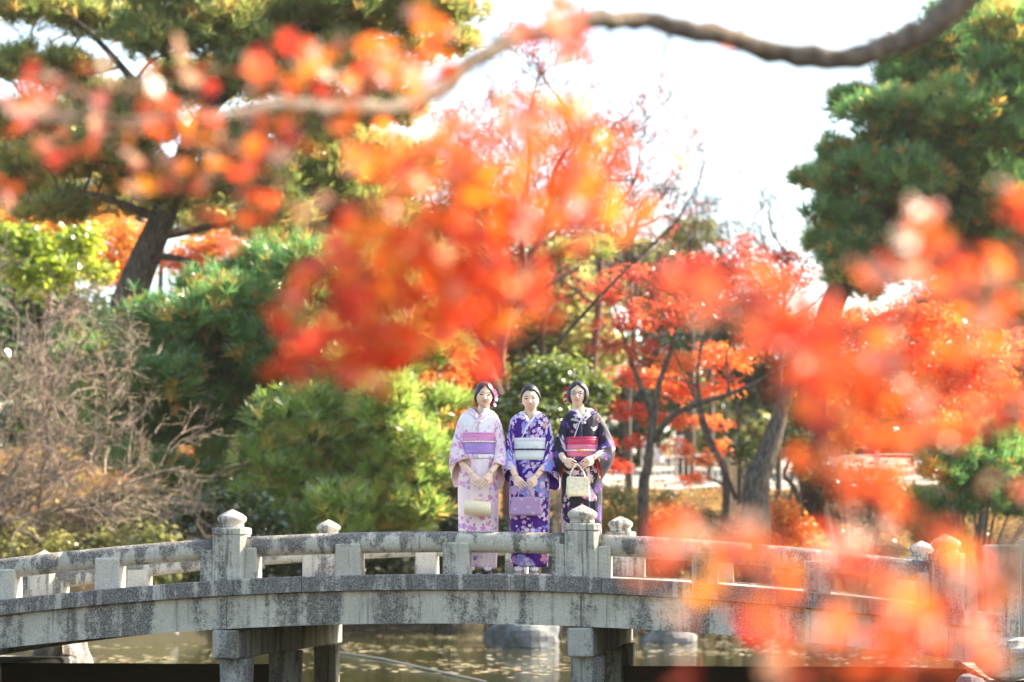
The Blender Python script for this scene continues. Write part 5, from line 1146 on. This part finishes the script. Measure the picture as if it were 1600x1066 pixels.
# ------------------------------------------------------------------ handbags
M['bag_gold'] = plain('gold_brocade', (0.84, 0.68, 0.46), .4, .4, 160, .12); M['bag_mauve'] = plain('mauve_cloth', (0.42, 0.24, 0.40), .6, .3, 300, .08); M['bag_cream'] = plain('cream_leather', (0.86, 0.74, 0.52), .4, .4); M['bag_mark'] = plain('cream_motif', (0.80, 0.72, 0.62), .6)
c = L1 + Vector((-.010, -.225, (897 - 795) * K)); b1 = empty('handbag', c - Vector((0, 0, .065))); tag(b1, 'round gold brocade handbag hanging from the hands of the woman in pink', 'handbag', 'handbags held by the women')
prf = [(.010, -.113), (.040, -.112), (.056, -.106), (.062, -.094), (.0635, 0), (.062, .094), (.056, .106), (.040, .112), (.010, .113)]; V, F = lathe(prf, 24); rotm = Matrix.Rotation(R(90), 3, 'Y'); rt2 = Matrix.Rotation(R(5), 3, 'Y')
bb_ = mk('bag_body', [rt2 @ (rotm @ Vector(v)) + Vector((0, 0, .065)) for v in V], F, M['bag_gold'], b1, True); recalc(bb_)
hz1 = .716 - (c.z - .065 - L1.z) + .012
mk('handle', *tube(curve([(-.055, -.005, .125), (-.035, -.01, .19), (.025, -.02, hz1), (.075, -.01, .19), (.085, -.005, .120)], 20), [.004] * 21, 6), M['bag_gold'], b1, True)
mk('clasp', *cbox(-.03, .04, -.014, .014, .122, .138, .004), M['gold'], b1)
c = L2 + Vector((-.034, -.235, (897 - 805) * K)); b2 = empty('handbag', c); tag(b2, 'mauve boxy handbag with small cream motifs held by the woman in purple', 'handbag', 'handbags held by the women')
V, F = cbox(-.138, .138, -.045, .045, 0, .150, .012); V = [(v[0] * (1 - .16 * v[2] / .15 + .0), v[1] * (1 - .5 * v[2] / .15), v[2]) for v in V]; bd = mk('bag_body', V, F, M['bag_mauve'], b2)
hz2 = .706 - (c.z - L2.z) + .010
for yy in (-.012, .012): mk('handle', *tube(curve([(-.062, yy, .145), (-.055, yy, .19), (-.01, yy * .5, hz2), (.035, yy, .19), (.045, yy, .145)], 20), [.0055] * 21, 6), M['bag_mauve'], b2, True)
for x_, z_ in ((-.09, .045), (.02, .062), (-.035, .125), (.085, .125), (.06, .015)):
    yf = -.045 * (1 - .5 * z_ / .15) - .0025
    for s_ in (-1, 1): mk('motif', [(x_ + s_ * .002, yf + .001, z_ - .014), (x_ + s_ * .013, yf - .001, z_ + .016), (x_ + s_ * .004, yf - .001, z_ + .012)], [(0, 1, 2)], M['bag_mark'], bd)
c = L3 + Vector((-.040, -.245, (897 - 773) * K)); b3 = empty('handbag', c); tag(b3, 'small cream leather handbag with flap and round handle held by the woman in black', 'handbag', 'handbags held by the women')
V, F = cbox(-.098, .098, -.042, .042, 0, .155, .014); V = [(v[0] * (1 - .06 * v[2] / .155), v[1] * (1 - .35 * v[2] / .155), v[2]) for v in V]; bd = mk('bag_body', V, F, M['bag_cream'], b3); md = bd.modifiers.new('b', 'BEVEL'); md.width = .006; md.segments = 2
fl = [(-.090, .150), (-.092, .090), (-.075, .074), (0, .070), (.075, .074), (.092, .090), (.090, .150)]
V = [(x_, -.042 * (1 - .35 * z_ / .155) - .004, z_) for x_, z_ in fl] + [(x_, -.042 * (1 - .35 * z_ / .155) - .0005, z_) for x_, z_ in fl]; mk('flap', V, [tuple(range(7)), tuple(range(13, 6, -1))] + [(i, i + 7, (i + 1) % 7 + 7, (i + 1) % 7) for i in range(7)], M['bag_cream'], bd)
hz3 = .903 - (c.z - L3.z) + .012
mk('handle', *tube(curve([(-.062, 0, .145), (-.058, 0, .195), (-.01, -.01, hz3), (.045, 0, .195), (.056, 0, .145)], 20), [.007] * 21, 8), M['bag_cream'], b3, True)
for x_, z_ in ((-.05, .12), (.0, .115), (.05, .13), (.07, .11), (-.02, .135), (0, .085)): mk('stud', *ellipsoid((x_, -.042 * (1 - .35 * z_ / .155) - .005, z_), (.004, .002, .004), 8, 6), M['gold'], bd)

# ------------------------------------------------------------------ near maple whose leaves hang in front of the lens
NEAR_DENS = 1.6
def maple_leaf_template(seed, k=7):
    st = np.random.default_rng(seed); V = [(0, 0, 0)]; n_ = 2 * k
    lens = [0.52, .80, .98, 1.08, .98, .80, .52][:k]
    for i in range(k):
        a = math.radians(-125 + 250 * i / (k - 1)) + st.normal(0, .05); L = lens[i] * st.uniform(.9, 1.1) * .5
        if i: b = math.radians(-125 + 250 * (i - .5) / (k - 1)); V.append((.20 * math.sin(b), .20 * math.cos(b), .015))
        ca_, sa_ = math.cos(a), math.sin(a)
        for (l, w) in ((.55, -.085), (1, 0), (.55, .085)): V.append((L * l * sa_ + w * ca_, L * l * ca_ - w * sa_, .10 * l * l * st.uniform(-1, .4)))
    m = len(V); F = [(0, i + 1, i) for i in range(1, m - 1)]
    return np.array(V), np.array([(f[0], f[2], f[1]) for f in F])
LEAF = [maple_leaf_template(60 + i) for i in range(4)]
def nearleaf(name, a, b, transl=.70, gl=.07):
    n = N(name); r = n.new('ShaderNodeObjectInfo').outputs['Random']; t = n.attr('tint'); f = n.math('FRACT', n.math('ADD', r, t))
    c = n.mix(f, a, b); d = n.new('ShaderNodeBsdfDiffuse'); n.lk(c, d.inputs[0]); tr = n.new('ShaderNodeBsdfTranslucent'); n.lk(c, tr.inputs[0])
    m = n.new('ShaderNodeMixShader'); m.inputs[0].default_value = transl; n.lk(d.outputs[0], m.inputs[1]); n.lk(tr.outputs[0], m.inputs[2])
    g_ = n.new('ShaderNodeBsdfGlossy'); g_.inputs['Roughness'].default_value = .38; m2 = n.new('ShaderNodeMixShader'); m2.inputs[0].default_value = gl; n.lk(m.outputs[0], m2.inputs[1]); n.lk(g_.outputs[0], m2.inputs[2])
    return n.done(m2.outputs[0])
LM = [nearleaf('near_leaf_red', (0.78, 0.045, 0.022), (0.84, 0.09, 0.03)), nearleaf('near_leaf_vermilion', (0.86, 0.11, 0.03), (0.90, 0.18, 0.04)), nearleaf('near_leaf_orange', (0.90, 0.22, 0.025), (0.92, 0.31, 0.035)), nearleaf('near_leaf_amber', (0.90, 0.34, 0.025), (0.92, 0.46, 0.07)), nearleaf('near_leaf_tan_glint', (0.56, 0.34, 0.23), (0.76, 0.42, 0.27), .5, .10)]  # last one: tan leaves with sun highlights put into their colour
tm = empty('maple_tree', (3.3, 6.4, float(gz(3.3, 6.4)))); tag(tm, 'near maple whose blurred red and orange leaves hang across the view', 'tree'); tm_off = Vector(tm.location)
w = Wood()
w.limb([(3.3, 6.4, -.1), (3.32, 6.42, .9), (3.22, 6.4, 1.9), (3.15, 6.5, 2.9), (3.3, 6.4, 4.6)], .15, .06, 12, 20)
MAIN = [(1800, -190, 7.2), (1640, -90, 7.1), (1530, -22, 7.0), (1450, 45, 7.0), (1360, 82, 7.0), (1270, 92, 7.0), (1180, 72, 7.0), (1090, 48, 6.9), (1010, 34, 6.9), (940, 30, 6.8), (870, 46, 6.7), (800, 62, 6.6), (740, 96, 6.5), (690, 138, 6.4), (640, 160, 6.3), (560, 170, 5.9), (480, 164, 5.6), (390, 170, 5.4), (280, 186, 5.2), (150, 186, 5.1), (-20, 165, 5.1)]
mp = [Vector((3.18, 6.5, 3.6))] + [P(a, b, d) for a, b, d in MAIN]; mc = curve(mp, 84)
mr = [float(np.interp(i / (len(mc) - 1), [0, .1, .3, .5, .62, .75, 1], [.050, .042, .034, .026, .022, .017, .007])) * (1 + .08 * math.sin(i * 1.9)) for i in range(len(mc))]
mr = [r_ * (1 + .16 * max(0, math.sin(i * .83)) ** 6 + .05 * math.sin(i * 3.1)) for i, r_ in enumerate(mr)]
mc = [p_ + Vector((0, 0, .006 * math.sin(i * 1.1) + .004 * math.sin(i * 2.7))) for i, p_ in enumerate(mc)]
w.g.add(*tube(mc, mr, 12))
for i in range(14, len(mc) - 6, 5):
    d_ = Vector((random.uniform(-1, .3), random.uniform(-.4, .4), random.uniform(-.9, .8))).normalized(); L_ = random.uniform(.10, .32); w.limb([mc[i], mc[i] + d_ * L_ * .5 + Vector((0, 0, .02)), mc[i] + d_ * L_], min(.008, mr[i] * .35), .0015, 5, 6)
w.nodes += list(zip(mc, mr))
for pts, r0 in (([(690, 138, 4.4), (700, 230, 4.4), (690, 320, 4.4), (640, 420, 4.4), (560, 500, 4.4)], .007), ([(740, 96, 4.4), (800, 190, 4.4), (850, 280, 4.4), (930, 340, 4.4)], .006), ([(700, 230, 4.4), (760, 350, 4.4), (770, 460, 4.4), (760, 540, 4.4)], .005), ([(390, 170, 4.8), (380, 260, 4.8), (370, 380, 4.8)], .004), ([(560, 170, 4.8), (540, 120, 4.8), (600, 70, 4.8)], .004), ([(1010, 34, 4.4), (1050, 130, 4.6), (1080, 210, 4.6), (1150, 260, 4.6)], .0025), ([(870, 46, 4.4), (880, 110, 4.4), (900, 200, 4.4)], .004)):
    w.limb([P(a, b, d) for a, b, d in pts], r0, .0016, 6, 16)
def side_limb(start, pts, r0): w.limb([start] + [P(a, b, d) for a, b, d in pts], r0, .002, 7, 24)
side_limb((3.24, 6.4, 2.1), [(1760, 380, 3.7), (1620, 430, 3.7), (1480, 470, 3.7), (1330, 520, 3.7), (1180, 490, 3.7), (1060, 440, 3.7)], .014)
side_limb((3.28, 6.4, 1.5), [(1740, 620, 3.7), (1600, 660, 3.7), (1450, 700, 3.7), (1300, 680, 3.7), (1200, 600, 3.7)], .011)
side_limb((3.31, 6.42, 1.0), [(1760, 860, 3.1), (1600, 890, 3.1), (1420, 930, 3.1), (1250, 900, 3.1), (1080, 880, 3.1), (980, 930, 3.1)], .011)
w.limb([P(1420, 930, 3.1), P(1380, 850, 3.1), P(1370, 790, 3.7)], .005, .0016, 6, 10)
# (px, py, rx, ry, depth, count, colour weights red/vermilion/orange/amber/tan glint)
CL = [(490, 510, 70, 80, 4.4, 34, (6, 3, 1, 0, .2)), (560, 520, 80, 80, 4.4, 40, (4, 4, 2, .5, .2)), (640, 470, 90, 90, 4.4, 52, (2, 5, 3, 1, .2)), (560, 420, 90, 60, 4.4, 34, (3, 4, 2, .5, .5)), (720, 430, 85, 100, 4.4, 52, (3, 5, 3, 1, .2)), (740, 520, 45, 60, 4.4, 16, (5, 3, 1, 0, .2)), (690, 330, 90, 80, 4.4, 52, (1, 4, 5, 2, .1)), (790, 290, 80, 90, 4.4, 46, (1, 3, 5, 3, .1)), (800, 420, 60, 70, 4.4, 22, (5, 4, 1, .5, .5)), (880, 240, 70, 80, 4.4, 32, (1, 3, 5, 3, .1)), (900, 330, 80, 60, 4.4, 30, (1, 3, 5, 2, .2)), (980, 340, 45, 35, 4.4, 9, (0, 2, 5, 3, .2)), (850, 170, 70, 60, 4.4, 24, (2, 4, 3, 1, .3)), (700, 240, 80, 60, 4.4, 28, (1, 4, 4, 2, .3)), (620, 240, 60, 60, 4.8, 14, (1, 3, 4, 2, .6)), (520, 580, 110, 28, 4.4, 12, (5, 3, 1, 0, 1)), (850, 460, 30, 30, 4.4, 4, (4, 2, 0, 0, 1)), (760, 570, 14, 12, 4.4, 2, (5, 1, 0, 0, 0)), (601, 598, 14, 16, 4.4, 2, (5, 1, 0, 0, 0)), (720, 480, 160, 60, 4.4, 26, (3, 4, 3, 1, .2)), (640, 380, 120, 90, 4.4, 36, (2, 4, 4, 2, .2)),
      (560, 110, 120, 50, 4.8, 30, (1, 4, 3, 1, 1.5)), (650, 110, 60, 40, 4.8, 12, (2, 4, 2, .5, 1)), (405, 85, 14, 12, 4.8, 2, (4, 1, 0, 0, 0)), (310, 190, 50, 40, 4.8, 9, (2, 3, 3, .5, 2)), (420, 205, 60, 30, 4.8, 9, (1, 4, 3, .5, 1)), (150, 210, 22, 20, 4.8, 3, (3, 2, 0, 0, 1)), (85, 240, 20, 18, 4.8, 3, (3, 2, 0, 0, 1)), (40, 150, 60, 40, 4.8, 7, (3, 1, 0, 0, 4)), (10, 290, 15, 30, 4.8, 3, (3, 1, 0, 0, 1)), (180, 150, 110, 60, 4.8, 12, (1, 1, .5, 0, 6)), (260, 260, 80, 60, 4.8, 10, (0, 1, 1, .5, 5)), (360, 270, 40, 30, 4.8, 5, (2, 3, 2, 0, 2)), (325, 340, 22, 18, 4.8, 3, (5, 1, 0, 0, 0)), (395, 330, 35, 40, 4.8, 7, (2, 4, 2, .5, .5)), (360, 395, 16, 16, 4.8, 2, (0, 2, 4, 1, 0)), (500, 340, 40, 30, 4.4, 5, (0, 1, 1, 0, 4)), (440, 260, 50, 30, 4.8, 4, (0, 1, 1, 0, 4)), (480, 240, 14, 14, 4.8, 1, (0, 1, 3, 0, 0)),
      (850, 30, 60, 40, 4.4, 12, (2, 3, 1, 0, 2)), (920, 110, 60, 50, 4.4, 8, (2, 4, 2, 0, 1)), (1050, 115, 14, 14, 4.6, 1, (4, 1, 0, 0, 0)), (1080, 165, 12, 16, 4.6, 2, (4, 1, 0, 0, 0)), (1100, 205, 12, 14, 4.6, 1, (4, 1, 0, 0, 0)), (1150, 260, 10, 14, 4.6, 1, (4, 1, 0, 0, 1)), (1130, 90, 8, 5, 4.6, 1, (1, 3, 2, 0, 0)), (1060, 235, 20, 22, 4.6, 3, (2, 3, 1, 0, 0)),
      (1060, 440, 45, 35, 3.7, 9, (2, 4, 1, 0, 1)), (1150, 460, 80, 50, 3.7, 28, (3, 5, 1, 0, 1.5)), (1240, 480, 80, 60, 3.7, 30, (3, 5, 2, 0, 1)), (1230, 560, 80, 60, 3.7, 30, (2, 5, 3, .5, .5)), (1330, 530, 90, 60, 3.7, 34, (2, 5, 3, .5, 1)), (1310, 610, 90, 60, 3.7, 34, (2, 5, 4, 1, .5)), (1420, 580, 80, 60, 3.7, 26, (2, 5, 2, .3, 1)), (1300, 690, 60, 60, 3.7, 18, (2, 4, 4, 1, .3)), (1380, 660, 70, 50, 3.7, 20, (2, 5, 3, .5, .5)), (1450, 700, 60, 50, 3.7, 14, (2, 5, 3, .5, .5)), (1370, 780, 60, 50, 3.7, 20, (6, 4, 1, 0, .2)), (1340, 740, 40, 50, 3.7, 10, (5, 4, 1, .5, 0)), (1430, 360, 55, 45, 3.7, 20, (2, 5, 2, 0, 1.5)), (1400, 440, 60, 50, 3.7, 16, (2, 4, 1, 0, 2)), (1500, 430, 70, 50, 3.7, 18, (2, 4, 1, 0, 2)), (1580, 320, 30, 40, 3.7, 7, (2, 4, 1, 0, 1)), (1570, 440, 50, 50, 3.7, 12, (2, 4, 1, 0, 2)), (1520, 520, 60, 50, 3.7, 16, (2, 4, 1, 0, 3)), (1580, 570, 40, 60, 3.7, 12, (2, 3, 1, 0, 4)), (1530, 640, 60, 50, 3.7, 10, (2, 4, 2, 0, 2)), (1540, 660, 40, 30, 3.7, 5, (4, 3, 0, 0, 1)), (1580, 770, 40, 40, 3.7, 6, (1, 3, 2, 0, 3)),
      (1080, 830, 60, 35, 3.1, 14, (3, 5, 1, 0, 1.5)), (1160, 840, 70, 40, 3.1, 18, (3, 5, 1, 0, 1)), (1070, 910, 70, 45, 3.1, 18, (1, 4, 4, 2, .8)), (1160, 920, 70, 55, 3.1, 18, (1, 5, 3, 1, 1)), (1250, 870, 70, 50, 3.1, 18, (2, 5, 2, .5, 1.5)), (1250, 960, 80, 50, 3.1, 22, (1, 4, 3, .5, 2)), (1340, 900, 70, 60, 3.1, 22, (2, 5, 2, .3, 2)), (1350, 980, 80, 50, 3.1, 24, (1, 5, 3, .5, 2)), (1430, 920, 70, 60, 3.1, 22, (2, 5, 2, .3, 2)), (1450, 1000, 80, 50, 3.1, 24, (1, 5, 3, .5, 1.5)), (1540, 930, 60, 60, 3.1, 18, (1, 5, 3, .3, 2)), (1550, 1010, 70, 50, 3.1, 22, (1, 5, 3, .3, 1.5)), (1420, 1050, 120, 30, 3.1, 22, (3, 5, 2, .3, 1)), (1250, 1040, 90, 30, 3.1, 14, (3, 4, 1, 0, 2)), (1520, 860, 50, 40, 3.1, 8, (1, 4, 2, 0, 3)), (1060, 1050, 50, 18, 3.1, 5, (2, 3, 0, 0, 3)), (1590, 880, 30, 60, 3.1, 6, (1, 4, 2, 0, 2)), (1480, 850, 50, 30, 3.1, 6, (2, 4, 1, 0, 2))]
CL += [(480, 120, 110, 60, 4.8, 22, (1, 3, 2, .5, 3)), (230, 120, 120, 60, 4.9, 18, (1, 2, .5, 0, 6)), (90, 170, 90, 70, 4.9, 14, (2, 2, .5, 0, 5)), (640, 70, 70, 50, 4.7, 14, (1, 3, 2, .5, 2)), (720, 180, 80, 60, 4.5, 18, (1, 3, 3, 1, 1)), (300, 230, 110, 50, 4.9, 14, (1, 2, 1, 0, 5)), (540, 220, 90, 50, 4.7, 14, (1, 3, 3, .5, 2)), (900, 60, 40, 30, 4.6, 5, (2, 3, 1, 0, 1)), (960, 250, 50, 70, 4.5, 8, (2, 3, 1, 0, .5))]
def dens(c_): return c_[5] if c_[5] <= 3 else int(round(c_[5] * ((1.6 if c_[4] == 4.4 else 1.35) if c_[4] > 4.0 else 0.88 if c_[4] > 3.5 else 0.5)))
CL = [c_[:5] + (dens(c_),) + c_[6:] for c_ in CL]
leaves = []
st = np.random.default_rng(77)
for px, py, rx, ry, d, cnt, wt in CL:
    pr = np.array(wt, float); pr /= pr.sum(); ctr = P(px, py, d)
    if cnt > 6:
        for k in range(max(1, cnt // 9)): w.reach(P(px + st.normal(0, rx * .4), py + st.normal(0, ry * .4), d + st.normal(0, .05)), .0012, 0, 4, .004, .08)
    for k in range(cnt):
        a = st.uniform(0, 2 * math.pi); r = math.sqrt(st.uniform(0, 1)); q = P(px + rx * r * math.cos(a), py + ry * r * math.sin(a), d + st.normal(0, .11))
        leaves.append((q, int(st.choice(5, p=pr)), d, st.uniform(.050, .073)))
mw = w.g.mk('trunk', M['limb'], tm, smooth=True); mw.location = -tm_off
# the 300 leaves that show largest are parts of their own; the rest are one part
st.shuffle(leaves); leaves.sort(key=lambda l: l[2] / l[3] + (0 if True else 0))
order = leaves[:300]; rest = leaves[300:]
LME = {}
def leaf_rot(nn): 
    d = np.array([0, -.15, .75]) + st.normal(0, .55, (nn, 3)); return frames(d)
for q, c_, d, s_ in order:
    v = int(st.integers(0, 4)); key = (v, c_)
    if key not in LME:
        me = bpy.data.meshes.new('leaf'); me.from_pydata([tuple(a) for a in LEAF[v][0]], [], [tuple(int(b) for b in f) for f in LEAF[v][1]]); me.materials.append(LM[c_]); LME[key] = me
    o = link('leaf', LME[key], tm); m3 = leaf_rot(1)[0]; o.matrix_local = Matrix.Translation(q - tm_off) @ Matrix([list(r) for r in m3]).to_4x4() @ Matrix.Scale(s_, 4)
VV, FF, TT, MM = [], [], [], []; b0 = 0
for v in range(4):
    for c_ in range(5):
        sel = [l for i, l in enumerate(rest) if i % 4 == v and l[1] == c_]
        if not sel: continue
        V, F = stamp(*LEAF[v], np.array([tuple(l[0] - tm_off) for l in sel]), leaf_rot(len(sel)), np.array([l[3] for l in sel])); VV.append(V); FF.append(F + b0); b0 += len(V)
        TT.append(np.repeat(st.uniform(0, 1, len(sel)), len(LEAF[v][1]))); MM.append(np.full(len(F), c_))
tag(mk('leaves', np.concatenate(VV), np.concatenate(FF), LM, tm, tint=np.concatenate(TT), fm=np.concatenate(MM)), kind='stuff')

# ------------------------------------------------------------------ thin haze volume, added to lift the darks like lens glare
hz = mk('haze', *cbox(-125, 125, -30, 335, -2.0, 32.0, 0.0), bpy.data.materials.new('glare_haze')); tag(hz, 'thin haze volume added to lift the dark tones like lens glare', 'haze', kind='stuff')
hm = hz.data.materials[0]; hm.use_nodes = True; hm.node_tree.nodes.clear()
ho = hm.node_tree.nodes.new('ShaderNodeOutputMaterial'); hv = hm.node_tree.nodes.new('ShaderNodeVolumePrincipled')
hv.inputs['Color'].default_value = (0.95, 0.93, 0.90, 1); hv.inputs['Density'].default_value = 0.0002; hv.inputs['Anisotropy'].default_value = 0.3
hm.node_tree.links.new(hv.outputs[0], ho.inputs['Volume'])
